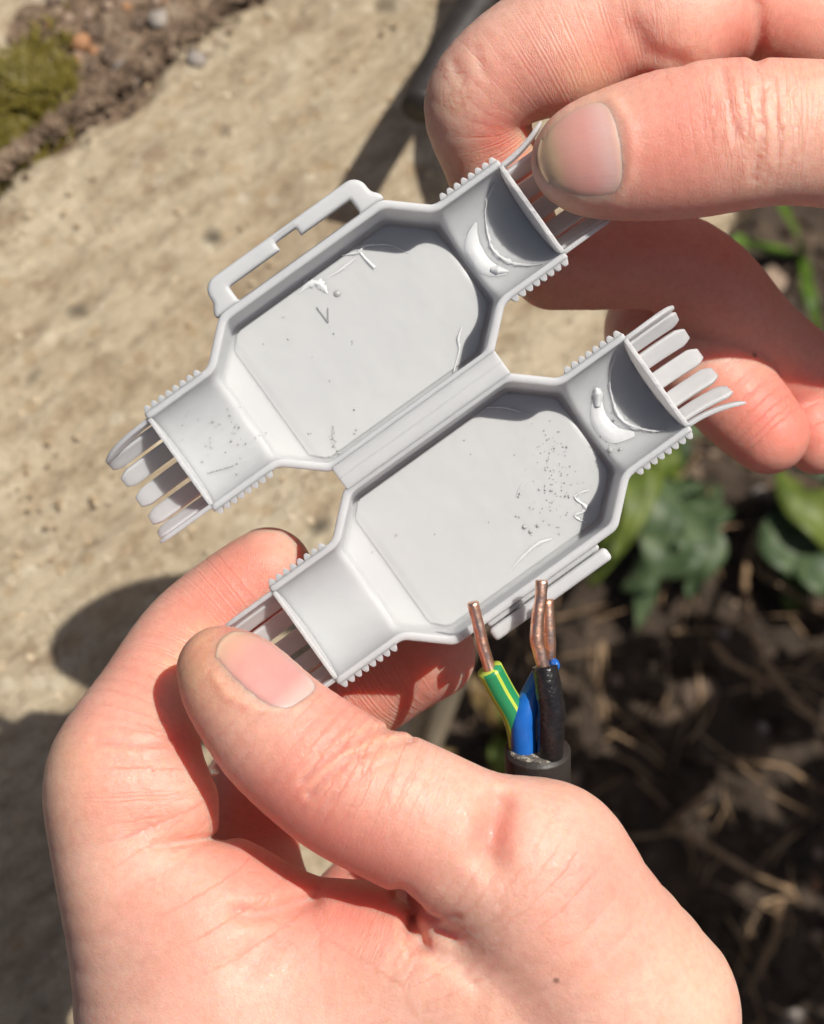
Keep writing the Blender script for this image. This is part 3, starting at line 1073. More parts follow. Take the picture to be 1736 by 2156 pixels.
tops = [Vector((0.02, 0.0, 0.10)), Vector((-0.05, 0.05, 0.12)), Vector((-0.08, -0.06, 0.14))]
for k, t_ in enumerate(tops):
    tube('stem', [Vector((0, 0, -0.01)), t_ * 0.5 + Vector((0.01, 0, 0.0)), t_], [.006, .005, .003], M_BARK, shade_shrub, 8, 4, wob=.2)
for k, p in enumerate(targets):
    a = rs_.uniform(0, 6.28); l = rs_.uniform(.035, .06)
    d = Vector((math.cos(a), math.sin(a), rs_.uniform(-.5, .2))).normalized()
    leaf(shade_shrub, [p - d * l * .5, p + Vector((0, 0, .004)), p + d * l * .5], l * .62, 'shade_shrub', 0, k, sb)
# ------------------------------------------------------------------ the grey joint box
ANG = math.radians(35.7)
U_ = RGT * math.cos(ANG) + UPV * math.sin(ANG)
V_ = RGT * math.sin(ANG) - UPV * math.cos(ANG)
W_ax = FWD.copy()
BO = W(881.5, 889, 250.0)
BM = Matrix(((U_.x, V_.x, W_ax.x, BO.x), (U_.y, V_.y, W_ax.y, BO.y), (U_.z, V_.z, W_ax.z, BO.z), (0, 0, 0, 1)))
box = empty('joint_box', BM)
tag(box, 'open light grey plastic cable joint box with gel, held by both hands', 'joint box')

def box_sdf(p, lo, hi, r=0.0):
    lo, hi = np.array(lo) + r, np.array(hi) - r
    c, h = (lo + hi) / 2, (hi - lo) / 2
    q = np.abs(p - c) - h
    return np.sqrt((np.maximum(q, 0) ** 2).sum(1)) + np.minimum(q.max(1), 0) - r

FLOOR = 8.6
def body_in(p, off):
    """octagonal tub, 'off' shrinks it; open at w = 0"""
    u, v, w = np.abs(p[:, 0]), np.abs(p[:, 1]), p[:, 2]
    d = smax(v - (12.6 - off), (u + v * 1.12 - (27.1 - off * 1.5)) / 1.5, 0.6)
    d = smax(d, u - (19.3 - off), 0.5)
    fl = np.maximum(w - (FLOOR + 1.0 - off), (w - (FLOOR + 1.0 - off) - (p[:, 0] + 14.0) * 0.22) / 1.024)
    return smax(d + np.maximum(w, 0) * 0.03, fl, 0.7)
def neck_in(p, R, ul):
    return np.maximum(np.sqrt(p[:, 1] ** 2 + p[:, 2] ** 2) - R, np.abs(p[:, 0]) - ul)
def shell_f(p):
    p = p.astype(np.float64)
    out = smin(body_in(p, 0.0), neck_in(p, 7.95, 28.45), 0.5)
    inn = smin(body_in(p, 1.15), neck_in(p, 6.9, 29.5), 0.9)
    d = smax(out, -inn, 0.25)
    d = smax(d, -p[:, 2], 0.35)
    return d.astype(np.float32)
V, Q = polygonise(shell_f, (-29.5, -14, -0.9), (29.5, 14, 10.2), 0.25, 4, 3.0)
SHELL_ME = np_mesh('shell', V * 0.001, Q, M_PLASTIC)

# depth of the inside surface, tabulated
TU, TV = np.arange(-28.0, 28.01, 0.25), np.arange(-12.5, 12.51, 0.25)
gu, gv = np.meshgrid(TU, TV, indexing='ij')
TW = np.zeros_like(gu)
for wk in np.arange(0.1, 9.6, 0.1):
    pp = np.stack([gu.ravel(), gv.ravel(), np.full(gu.size, wk)], 1)
    ok = smin(body_in(pp, 1.15), neck_in(pp, 6.9, 29.5), 0.9).reshape(gu.shape) < 0
    TW = np.where(ok, wk, TW)
TWs = TW.copy()
for _ in range(2):
    q = np.pad(TWs, 1, mode='edge')
    TWs = (q[:-2, 1:-1] + q[2:, 1:-1] + q[1:-1, :-2] + q[1:-1, 2:] + 4 * TWs) / 8
TG = np.hypot(*np.gradient(TWs, 0.25))
def floor_w(u, v):
    i = min(max((u + 28.0) / 0.25, 0), len(TU) - 1.001); j = min(max((v + 12.5) / 0.25, 0), len(TV) - 1.001)
    i0, j0 = int(i), int(j); a, b = i - i0, j - j0
    return (TWs[i0, j0] * (1 - a) + TWs[i0 + 1, j0] * a) * (1 - b) + (TWs[i0, j0 + 1] * (1 - a) + TWs[i0 + 1, j0 + 1] * a) * b

def rib_mesh(sgn):
    prof = [(-0.56, 7.8), (-0.42, 8.25), (-0.17, 8.62), (0.17, 8.62), (0.42, 8.25), (0.56, 7.8)]
    V, F = [], []
    n = 22
    for i in range(n + 1):
        a = -math.pi / 2 + math.pi * i / n
        for du, r in prof:
            V.append((du * .001, r * math.sin(a) * .001, (r * math.cos(a) + 0.06) * .001))
    k = len(prof)
    for i in range(n):
        for j in range(k - 1):
            a = i * k + j
            F.append((a, a + k, a + k + 1, a + 1))
    F.append(tuple(range(k))); F.append(tuple(n * k + j for j in range(k))[::-1])
    me = bpy.data.meshes.new('rib'); me.from_pydata(V, [], F); me.materials.append(M_PLASTIC)
    me.update()
    import bmesh
    bm = bmesh.new(); bm.from_mesh(me); bmesh.ops.recalc_face_normals(bm, faces=bm.faces); bm.to_mesh(me); bm.free()
    return me
RIB = rib_mesh(1)

def solid(name, V, F, mat, parent, smooth=True):
    o = mesh_obj(name, V, F, mat, parent, smooth)
    import bmesh
    bm = bmesh.new(); bm.from_mesh(o.data); bmesh.ops.recalc_face_normals(bm, faces=bm.faces); bm.to_mesh(o.data); bm.free()
    return o

def membrane(parent, ue):
    """thin half-round end wall with a slightly ragged upper edge"""
    n = 26
    V = []
    rn = random.Random(int(ue * 10) + 77)
    for s in (0, 1):
        u = ue + (0.28 if s else -0.28) * (1 if ue > 0 else -1)
        for i in range(n + 1):
            v = -6.95 + 13.9 * i / n
            V.append((u * .001, v * .001, (0.05 + rn.uniform(0, 0.16)) * .001))
        for i in range(n + 1):
            a = math.pi / 2 - math.pi * i / n
            V.append((u * .001, 7.0 * math.sin(a) * .001, 7.0 * math.cos(a) * .001))
    m = 2 * (n + 1)
    F = []
    for s in (0, 1):
        b = s * m
        for i in range(n):
            F.append((b + i, b + i + 1, b + m - 2 - i, b + m - 1 - i))
    for i in range(m):
        j = (i + 1) % m
        F.append((i, j, m + j, m + i))
    return solid('membrane', V, F, M_PLASTIC, parent, False)

def tine(parent, sgn, phi, width=2.5, length=8.1, bend=0.0, lean=0.0, thick=0.62, R=7.0):
    """one springy finger of the cable grip: a curved strip with a chamfered tip"""
    V, F = [], []
    n, k = 12, 5
    rings = []
    for i in range(n + 1):
        t = i / n
        s = 28.3 + length * t
        w = width * (1.0 if t < 0.86 else 1.0 - 0.42 * (t - 0.86) / 0.14)
        th = thick * (1.0 if t < 0.9 else 1 - 0.45 * (t - 0.9) / 0.1)
        rr = R + bend * t * t
        ring = []
        for side in (0, 1):
            for j in range(k):
                q = (-0.5 + j / (k - 1)) if side == 0 else (0.5 - j / (k - 1))
                a = phi + q * w / R + lean * t * t
                r = rr + (th / 2 if side == 0 else -th / 2)
                ring.append(len(V))
                V.append((sgn * s * .001, r * math.sin(a) * .001, r * math.cos(a) * .001))
        rings.append(ring)
    for i in range(n):
        for j in range(2 * k):
            a, b = j, (j + 1) % (2 * k)
            F.append((rings[i][a], rings[i][b], rings[i + 1][b], rings[i + 1][a]))
    F.append(tuple(rings[0])); F.append(tuple(rings[-1][::-1]))
    o = solid('tine', V, F, M_PLASTIC, parent, True)
    md = o.modifiers.new('bevel', 'BEVEL'); md.width = 0.00012; md.segments = 2; md.limit_method = 'ANGLE'
    return o

def smear(parent, name, pts, widths, height, mat, sink=0.15, wfun=None, rough=0.0, seed=0):
    """a dab of gel lying on the tub floor: centre line in (u,v) mm, half-round section"""
    P = [np.array(p, float) for p in pts]
    e = [2 * P[0] - P[1]] + P + [2 * P[-1] - P[-2]]
    wd = [widths[0]] + list(widths) + [widths[-1]]
    C, WD = [], []
    for i in range(1, len(e) - 2):
        for k in range(7):
            t = k / 7
            p0, p1, p2, p3 = e[i - 1], e[i], e[i + 1], e[i + 2]
            C.append(0.5 * (2 * p1 + (p2 - p0) * t + (2 * p0 - 5 * p1 + 4 * p2 - p3) * t * t + (3 * p1 - p0 - 3 * p2 + p3) * t ** 3))
            WD.append(wd[i] * (1 - t) + wd[i + 1] * t)
    C.append(P[-1]); WD.append(widths[-1])
    V, F = [], []
    m = 8
    rn = random.Random(seed)
    for i, c in enumerate(C):
        T = C[min(i + 1, len(C) - 1)] - C[max(i - 1, 0)]
        T /= np.linalg.norm(T)
        Nn = np.array([-T[1], T[0]])
        for j in range(m + 1):
            q = -1 + 2 * j / m
            ww = WD[i] * 0.5 * (1 + rough * rn.uniform(-1, 1))
            u, v = c + Nn * q * ww
            hh = height * math.sqrt(max(0, 1 - q * q)) * min(1, WD[i] / max(widths))
            w = (wfun or floor_w)(u, v) - 0.12 + sink - hh - sink * 1.0 * (1 - abs(q))
            V.append((u * .001, v * .001, w * .001))
    for i in range(len(C) - 1):
        for j in range(m):
            a = i * (m + 1) + j
            F.append((a, a + 1, a + m + 2, a + m + 1))
    o = mesh_obj(name, V, F, mat, parent, True)
    return o

def gel_film(parent, seed):
    """thin glossy film of gel over the floor of tub and necks"""
    V, F = [], []
    idx = {}
    for i in range(2, len(TU) - 2):
        for j in range(len(TV)):
            u, v = TU[i], TV[j]
            w = TWs[i, j]
            if w < 5.0 or u < -14.4 or u > 17.4 or TG[i, j] > 0.6: continue
            t = 0.15 + 0.05 * fbm(u, v, seed + 4, 0.22, 3)
            t *= min(1.0, (14.3 + u) / 1.2, (17.6 - u) / 0.8, (11.2 - abs(v)) / 0.8)
            t -= 0.02
            idx[i, j] = len(V)
            V.append((u * .001, v * .001, (w - t) * .001))
    for i in range(len(TU)):
        for j in range(len(TV)):
            q = [(i, j), (i + 1, j), (i + 1, j + 1), (i, j + 1)]
            if all(k in idx for k in q):
                F.append(tuple(idx[k] for k in q[::-1]))
    return mesh_obj('gel_film', V, F, M_GEL, parent, True)

def bubbles(parent, spots, seed):
    V, F = [], []
    rn = random.Random(seed)
    for (u, v, r) in spots:
        b = len(V)
        n = 9
        w = floor_w(u, v) - 0.22
        a0, el = rn.uniform(0, 3.1), rn.uniform(0.55, 1.0)
        V.append((u * .001, v * .001, (w - 0.10) * .001))
        for rad, dz in ((0.75, -0.08), (1.0, 0.25)):
            for k in range(n):
                a = 2 * math.pi * k / n
                x, y = r * rad * math.cos(a), r * rad * el * math.sin(a)
                V.append(((u + x * math.cos(a0) - y * math.sin(a0)) * .001, (v + x * math.sin(a0) + y * math.cos(a0)) * .001, (w + dz) * .001))
        for k in range(n):
            k2 = (k + 1) % n
            F.append((b, b + 1 + k2, b + 1 + k))
            F.append((b + 1 + k, b + 1 + k2, b + 1 + n + k2, b + 1 + n + k))
    o = mesh_obj('gel_bubbles', V, F, M_BUBBLE, parent, True)
    o['kind'] = 'stuff'
    return o

def D2uv(px, py, half):
    """picture point -> (u,v) mm in the half's own axes"""
    c = (755, 709.5) if half == 'U' else (1008, 1069)
    dx, dy = (px - c[0]) / 16.17, (py - c[1]) / 16.17
    return (dx * math.cos(ANG) - dy * math.sin(ANG), dx * math.sin(ANG) + dy * math.cos(ANG))

def half_shell(voff, half):
    sh = link('shell', SHELL_ME, box, (0, voff * .001, 0))
    for sg in (-1, 1):
        for k in range(8):
            link('rib', RIB, sh, (sg * (19.75 + k * 1.13) * .001, 0, 0))
        membrane(sh, sg * 28.2)
    gel_film(sh, 3 if half == 'U' else 11)
    return sh

up, lo_ = half_shell(-13.9, 'U'), half_shell(13.9, 'L')
up['label'] = 'upper half of the box, with the latch loop'
lo_['label'] = 'lower half of the box, with the latch lip'
rad = math.radians
PH = [-81, -54, -27, 0, 27, 54, 81]
for k, (ph, bd, ln) in enumerate(zip(PH, (0, 0, 0, 0, 0, 0, 0), (0.38, .03, .02, .02, .0, 0, 0))):      # upper half, left end
    tine(up, -1, rad(ph + 3), 2.55 if abs(ph) < 80 else 1.5, 8.2, bd, ln)
for k, (ph, bd, ln) in enumerate(zip(PH, (1.6, 0, -.6, -.6, -.4, 0, 0), (-.06, 0, 0, 0, .05, .03, 0))):    # upper half, right end
    tine(up, 1, rad(ph), 2.5 if abs(ph) < 80 else 1.5, 7.6, bd, ln)
for k, (ph, bd, ln) in enumerate(zip(PH, (0, 0, 0, 0, 0, 0, -.5), (0.04, .02, .02, .0, .0, 0, -.1))):      # lower half, left end
    tine(lo_, -1, rad(ph), 2.5 if abs(ph) < 80 else 1.5, 8.0, bd, ln)
for k, (ph, bd, ln) in enumerate(zip(PH, (.4, .4, .3, .3, .5, 1.2, 2.0), (.28, .10, .07, .05, .02, -.02, 0))):   # lower half, right end
    tine(lo_, 1, rad(ph), 2.5 if abs(ph) < 80 else 1.3, 8.0, bd, ln)

# hinge strip between the halves
def hinge_f(p):
    p = p.astype(np.float64)
    d = box_sdf(p, (-12.7, -1.85, -0.04), (13.5, 1.85, 1.15), 0.12)
    d = smax(d, -(np.sqrt(p[:, 1] ** 2 + (p[:, 2] + 0.06) ** 2) - 0.11), 0.03)
    return d.astype(np.float32)
V, Q = polygonise(hinge_f, (-13.3, -2.2, -0.6), (14.2, 2.2, 1.8), 0.1, 4, 3.0)
link('hinge', np_mesh('hinge', V * .001, Q, M_PLASTIC), box)

# latch loop on the upper half, with a notch in its bar
def loop_f(p):
    p = p.astype(np.float64)
    u, v, w = p[:, 0], p[:, 1], p[:, 2]
    q = np.stack([u, v, np.zeros_like(u)], 1)
    out2 = box_sdf(q, (-12.6, -17.15, -5), (12.5, -9.0, 5), 2.0)
    win2 = box_sdf(q, (-9.75, -14.95, -5), (9.75, -12.75, 5), 0.25)
    flare = box_sdf(np.stack([np.abs(u), v, np.zeros_like(u)], 1), (9.9, -13.6, -5), (13.4, -10.0, 5), 0.8)
    d2 = smax(smin(out2, flare, 1.4), -win2, 0.3)
    notch = box_sdf(q, (-1.5, -16.1, -5), (1.85, -14.0, 5), 0.1)
    d2 = np.maximum(d2, -notch)
    d2 = np.maximum(d2, v + 12.5)
    dw = np.abs(w - 1.2) - 1.0
    k = 0.5
    a, b = np.maximum(d2 + k, 0), np.maximum(dw + k, 0)
    return (np.minimum(np.maximum(d2 + k, dw + k), 0) + np.hypot(a, b) - k).astype(np.float32)
V, Q = polygonise(loop_f, (-14.5, -17.6, -0.6), (14.5, -11.6, 3.0), 0.2, 4, 3.0)
link('latch_loop', np_mesh('latch_loop', V * .001, Q, M_PLASTIC), box, (0, -.0139, 0))

# latch lip on the lower half
def lip_f(p):
    p = p.astype(np.float64)
    a = box_sdf(p, (-8.4, 13.45, 0.15), (10.3, 15.3, 2.6), 0.55)
    b = box_sdf(p, (-8.0, 12.55, 0.75), (9.7, 13.25, 3.4), 0.15)
    c = box_sdf(p, (-7.8, 12.3, 2.0), (9.5, 14.9, 3.3), 0.3)
    return np.minimum(np.minimum(a, b), c).astype(np.float32)
V, Q = polygonise(lip_f, (-9.4, 11.6, -0.6), (11.2, 16.2, 4.2), 0.18, 4, 3.0)
link('latch_lip', np_mesh('latch_lip', V * .001, Q, M_PLASTIC), box, (0, .0139, 0))

# dabs, strings and bubbles of gel, and the moulded V
def Az(x, y): return ((420 + x / 2.48) / 1.0202, (340 + y / 2.48) / 1.0202)
def Bz(x, y): return ((680 + x * .53) / 1.0202, (640 + y * .53) / 1.0202)
def Cz(x, y): return ((200 + x * .3456) / 1.0202, (640 + y * .3456) / 1.0202)
def Zz(x, y): return ((900 + x * .288) / 1.0202, (250 + y * .288) / 1.0202)
def uvs(f, half, pts): return [D2uv(*f(*p), half) for p in pts]
smear(up, 'gel_dab', uvs(Zz, 'U', [(455, 750), (430, 860), (440, 960), (500, 1060), (590, 1115), (690, 1140)]), [0.3, 1.6, 2.4, 2.4, 1.8, 0.5], 0.28, M_CLEAR)
smear(up, 'gel_dab', uvs(Zz, 'U', [(570, 1110), (620, 1115), (700, 1130)]), [0.9, 1.4, 0.4], 0.85, M_CLEAR)
smear(lo_, 'gel_dab', uvs(Bz, 'L', [(1148, 350), (1150, 430), (1165, 490), (1215, 540), (1300, 540)]), [0.9, 1.7, 2.4, 2.5, 0.7], 0.30, M_CLEAR)
smear(lo_, 'gel_dab', uvs(Bz, 'L', [(1140, 350), (1150, 375), (1150, 425)]), [0.6, 1.5, 1.0], 0.9, M_CLEAR)
smear(up, 'gel_string', uvs(Az, 'U', [(780, 480), (870, 465), (900, 430), (960, 420), (1050, 425), (1150, 470)]), [0.35, 0.5, 0.6, 0.35, 0.3, 0.2], 0.36, M_CLEAR, rough=.4, seed=1)
smear(up, 'gel_string', uvs(Az, 'U', [(870, 450), (910, 500), (960, 550)]), [0.5, 0.55, 0.8], 0.36, M_CLEAR, rough=.2, seed=2)
smear(up, 'gel_string', uvs(Az, 'U', [(700, 605), (780, 555), (860, 490)]), [0.3, 0.7, 0.35], 0.30, M_CLEAR, rough=.4, seed=3)
smear(up, 'gel_string', uvs(Az, 'U', [(540, 690), (600, 640), (660, 640), (700, 690)]), [0.3, 1.2, 1.5, 0.5], 0.30, M_CLEAR, rough=.5, seed=4)
smear(up, 'gel_string', uvs(Az, 'U', [(1440, 870), (1420, 940), (1425, 1000), (1395, 1120)]), [0.3, 0.55, 0.4, 0.25], 0.30, M_CLEAR, rough=.4, seed=5)
smear(up, 'gel_string', uvs(Zz, 'U', [(590, 480), (540, 590), (525, 700), (550, 860), (590, 960), (680, 1040), (800, 1085), (950, 1095)]), [0.2, 0.35, 0.25, 0.35, 0.5, 0.6, 0.45, 0.2], 0.21, M_CLEAR, rough=.8, seed=6)
smear(lo_, 'gel_string', uvs(Bz, 'L', [(690, 425), (760, 425), (820, 440), (865, 455)]), [0.3, 0.4, 0.35, 0.2], 0.30, M_CLEAR, rough=.4, seed=7)
smear(lo_, 'gel_string', uvs(Bz, 'L', [(1215, 200), (1200, 290), (1210, 390), (1250, 480), (1330, 520), (1420, 530)]), [0.2, 0.4, 0.4, 0.6, 0.6, 0.3], 0.24, M_CLEAR, rough=.9, seed=8)
smear(lo_, 'gel_string', uvs(Bz, 'L', [(780, 1120), (830, 1060), (900, 1000), (965, 975)]), [0.2, 0.5, 0.7, 0.3], 0.27, M_CLEAR, rough=.4, seed=9)
smear(lo_, 'gel_string', uvs(Bz, 'L', [(1120, 770), (1060, 800), (1110, 850), (1060, 880), (1110, 910)]), [0.3, 0.5, 0.6, 0.5, 0.3], 0.24, M_CLEAR, rough=.9, seed=10)
smear(lo_, 'gel_string', uvs(Bz, 'L', [(815, 800), (830, 765), (860, 735)]), [0.2, 0.35, 0.2], 0.21, M_CLEAR, rough=.4, seed=12)
thinw = lambda u, v: floor_w(u, v) - 0.16
for a, b in (((642, 765), (705, 850)), ((703, 770), (705, 850))):
    smear(up, 'moulded_mark', uvs(Az, 'U', [a, ((a[0] + b[0]) / 2, (a[1] + b[1]) / 2), b]), [0.16, 0.2, 0.16], 0.14, M_PLASTIC, 0.1, thinw)
rb = random.Random(5)
sp = []
for x, y, r in ((755, 690, .62), (485, 940, .17), (737, 910, .13), (838, 952, .11), (838, 966, .11), (350, 966, .10), (618, 1038, .09), (714, 1170, .10), (597, 1460, .14), (612, 1460, .12), (850, 1328, .2), (860, 1440, .18), (850, 1460, .16), (728, 1490, .16), (738, 1530, .16), (755, 1555, .16), (768, 1570, .13), (455, 820, .07), (465, 818, .07)):
    sp.append((*D2uv(*Az(x, y), 'U'), r))
for k in range(46):
    x, y = rb.gauss(760, 150), rb.gauss(830, 110)
    u, v = D2uv(*Cz(x, y), 'U')
    if -27 < u < -15.5 and abs(v) < 5.5: sp.append((u, v, rb.choice((.06, .08, .10, .16))))
for k in range(14):
    sp.append((*D2uv(*Cz(700 + k * 12 + rb.uniform(-4, 4), 1090 - k * 3.4), 'U'), rb.uniform(.06, .13)))
for k in range(25):
    sp.append((*D2uv(*Az(735 + rb.gauss(0, 9) + (1490 - 0) * 0, 1420 + k * 5), 'U'), rb.uniform(.04, .1)))
bubbles(up, sp, 1)
sp = []
for x, y, r in ((598, 562, .12), (625, 620, .12), (830, 785, .22), (825, 798, .2), (910, 768, .16), (935, 770, .16), (960, 773, .2), (1027, 590, .2), (1022, 795, .2), (1036, 800, .18), (872, 842, .13), (815, 880, .14), (828, 884, .13), (700, 905, .1), (310, 962, .13), (314, 956, .09), (475, 955, .1), (350, 1003, .07), (213, 1030, .08), (975, 595, .14), (945, 560, .12), (1200, 606, .42), (1240, 603, .36), (1220, 480, .2), (1200, 520, .2), (850, 925, .40), (875, 945, .34), (905, 920, .30)):
    sp.append((*D2uv(*Bz(x, y), 'L'), r))
for k in range(120):
    x, y = rb.gauss(985, 70), rb.gauss(690, 130)
    u, v = D2uv(*Bz(x, y), 'L')
    if u < 15 and abs(v) < 9.6: sp.append((u, v, rb.choice((.05, .06, .08, .11))))
for k in range(34):
    x, y = rb.gauss(1180, 60), rb.gauss(540, 60)
    u, v = D2uv(*Bz(x, y), 'L')
    if 17 < u < 27 and abs(v) < 6: sp.append((u, v, rb.choice((.05, .08, .12))))
bubbles(lo_, sp, 2)

# ------------------------------------------------------------------ the stripped cable
def copper_mat():
    t = NT('copper')
    co = t.coord()
    n = t.noise(co, 700, 4, 0.6)
    t.set(Base_Color=t.ramp(n.outputs[0], [(0.32, (0.66, 0.35, 0.23)), (0.5, (0.90, 0.56, 0.41)), (0.7, (0.96, 0.70, 0.56))]), Metallic=1.0, Roughness=t.ramp(n.outputs[0], [(0.3, 0.5), (0.7, 0.3)]))
    t.l(t.bump(t.noise(co, 500, 3).outputs[0], 0.5, 0.0004), t.b.inputs['Normal'])
    return t.m
STRIPE = 1.9
def stripe_mat():
    t = NT('green_yellow')
    a = t.attr('ang')
    s = t.math('SINE', t.math('ADD', a, STRIPE))
    f = t.ramp(t.math('ADD', t.math('MULTIPLY', s, 0.5), 0.5), [(0.77, 0.0), (0.80, 1.0)])
    t.set(Base_Color=t.mix(f, (0.48, 0.58, 0.07), (0.02, 0.25, 0.10)), Roughness=0.4)
    t.b.inputs['Subsurface Weight'].default_value = 0.2
    t.b.inputs['Subsurface Scale'].default_value = 0.0006
    return t.m
M_CU = copper_mat()
M_BLUE = mat_var('blue_insulation', [(0.3, (0.008, 0.10, 0.42)), (0.7, (0.014, 0.15, 0.55))], 300, 0.32, 0.15, 0.0003)
M_BLACK = mat_var('black_insulation', [(0.3, (0.010, 0.009, 0.010)), (0.7, (0.022, 0.019, 0.020))], 300, 0.20, 0.35, 0.0006)
M_SHEATH = mat_var('black_sheath', [(0.3, (0.022, 0.018, 0.016)), (0.7, (0.045, 0.037, 0.033))], 200, 0.5, 0.3, 0.0004)
M_FILL = mat_var('white_filler', [(0.35, (0.05, 0.045, 0.04)), (0.5, (0.16, 0.14, 0.12)), (0.66, (0.62, 0.58, 0.48))], 900, 0.8, 0.8, 0.0006)
co0 = W(1133, 1585, 251)
cable = empty('power_cable', None, co0)
tag(cable, 'black cable end with three stripped copper wires behind the lower thumb', 'cable')
def ctube(name, pts, radii, mat, parent=None, seg=18, **kw):
    return tube(name, [W(*p) - co0 for p in pts], [r * .001 for r in radii], mat, parent or cable, seg, **kw)
ctube('sheath', [(1133, 1579, 250.0), (1133, 1620, 251.5), (1134, 1680, 256), (1136, 1760, 265), (1138, 1880, 283), (1136, 2060, 315), (1120, 2300, 350)],
      [4.3, 4.32, 4.32, 4.3, 4.3, 4.3, 4.3], M_SHEATH, seg=28)
ctube('filler', [(1133, 1586, 250.2), (1133, 1576, 249.9)], [3.6, 3.2], M_FILL, seg=16, wob=0.35, sub=3)
gy = ctube('insulation', [(1098, 1600, 251.5), (1095, 1545, 250.3), (1082, 1500, 249.6), (1056, 1455, 248.8), (1031, 1408, 247.6)], [1.6, 1.65, 1.7, 1.72, 1.7], stripe_mat())
gy['label'] = 'green and yellow striped wire insulation'
ctube('conductor', [(1034, 1415, 247.7), (1023, 1380, 247.3), (1014, 1345, 246.9), (1005, 1305, 246.4), (996, 1268, 246.0)], [.80, .82, .82, .80, .78], M_CU, gy, 12, wob=.10)
bl = ctube('insulation', [(1106, 1598, 250.5), (1104, 1545, 249.5), (1106, 1505, 249.2), (1122, 1468, 249.4), (1140, 1430, 249.8), (1158, 1398, 249.6)], [1.7, 1.78, 1.8, 1.75, 1.6, 1.4], M_BLUE)
bl['label'] = 'blue wire insulation'
ctube('conductor', [(1158, 1404, 248.4), (1158, 1360, 247.6), (1156, 1320, 247.2), (1153, 1262, 246.9)], [.80, .84, .84, .80], M_CU, bl, 12, wob=.03)
bk = ctube('insulation', [(1158, 1600, 249.2), (1160, 1550, 247.6), (1162, 1500, 246.8), (1156, 1455, 246.4), (1148, 1402, 246.2)], [1.7, 1.75, 1.78, 1.75, 1.6], M_BLACK, wob=.06, seed=3)
bk['label'] = 'black wire insulation, crinkled'
ctube('conductor', [(1146, 1412, 246.2), (1138, 1380, 245.8), (1131, 1345, 245.4), (1133, 1300, 245.2), (1139, 1258, 245.0), (1141, 1222, 244.8)], [.86, .90, .92, .86, .82, .80], M_CU, bk, 12, wob=.10, seed=5)
ctube('cut_scrap', [(1160, 1402, 247.3), (1167, 1396, 246.7), (1172, 1403, 246.4), (1170, 1412, 246.6)], [.40, .6, .5, .2], M_BLUE, bl, 8, wob=.2, sub=4)

# cable ends added behind the upper hand to cast shadow bands on the slab
def shadow_cable(pts, label):
    """centre line given by where its shadow falls on the slab"""
    Wp = [G(x, y, 0.0) + SUN * t for x, y, t in pts]
    o = tube('power_cable', [w - Wp[0] for w in Wp], [.0047] * len(Wp), M_SHEATH, None, 18)  # added shadow caster, separate from the stripped cable
    o.location = Wp[0]
    return tag(o, label, 'cable')
shadow_cable([(1010, -420, .0045), (985, -300, .018), (972, -140, .036), (966, 0, .044), (938, 110, .045), (880, 200, .045), (808, 310, .046), (742, 425, .046), (724, 470, .047)], 'added black cable behind the upper index knuckle, casting a shadow band on the slab')
shadow_cable([(1060, -420, .0045), (1030, -300, .018), (1005, -140, .036), (995, 20, .044), (955, 150, .046), (918, 250, .048), (914, 330, .05), (936, 425, .054)], 'added black cable behind the upper thumb, casting a shadow band on the slab')
# ------------------------------------------------------------------ the hands
# every control point: picture x, picture y, depth mm, radius mm
L_index = [(566, 1203, 267, 6.15), (520, 1238, 267, 6.6), (440, 1305, 266, 7.0), (384, 1366, 264, 7.25), (320, 1480, 259, 7.9), (262, 1590, 254, 9.0), (248, 1660, 252, 9.7), (262, 1770, 252, 9.7), (330, 1900, 252, 12.4), (430, 2130, 254, 15.8)]
L_thumb = [(467, 1412, 243.5, 5.7), (507, 1455, 242.5, 7.25), (584, 1543, 241.5, 8.3), (676, 1617, 240.5, 8.9), (750, 1665, 240, 9.2), (850, 1712, 239.5, 9.35), (975, 1775, 239, 9.6), (1090, 1845, 239.5, 10.7), (1185, 1950, 241, 12.6), (1310, 2140, 246, 15.2)]
L_middle = [(905, 1378, 270, 6.5), (830, 1415, 272, 6.9), (720, 1490, 275, 7.3), (600, 1600, 279, 7.8), (512, 1730, 281, 8.5), (520, 1880, 279, 9.2), (600, 2080, 272, 11.0)]
L_ring = [(1020, 1800, 302, 6.5), (900, 1800, 303, 7.0), (780, 1890, 299, 7.8), (730, 1990, 291, 9.0), (740, 2120, 276, 11.0)]
L_pinky = [(1050, 1950, 306, 5.8), (940, 1960, 306, 6.4), (870, 2040, 298, 7.4), (880, 2180, 280, 10.0)]
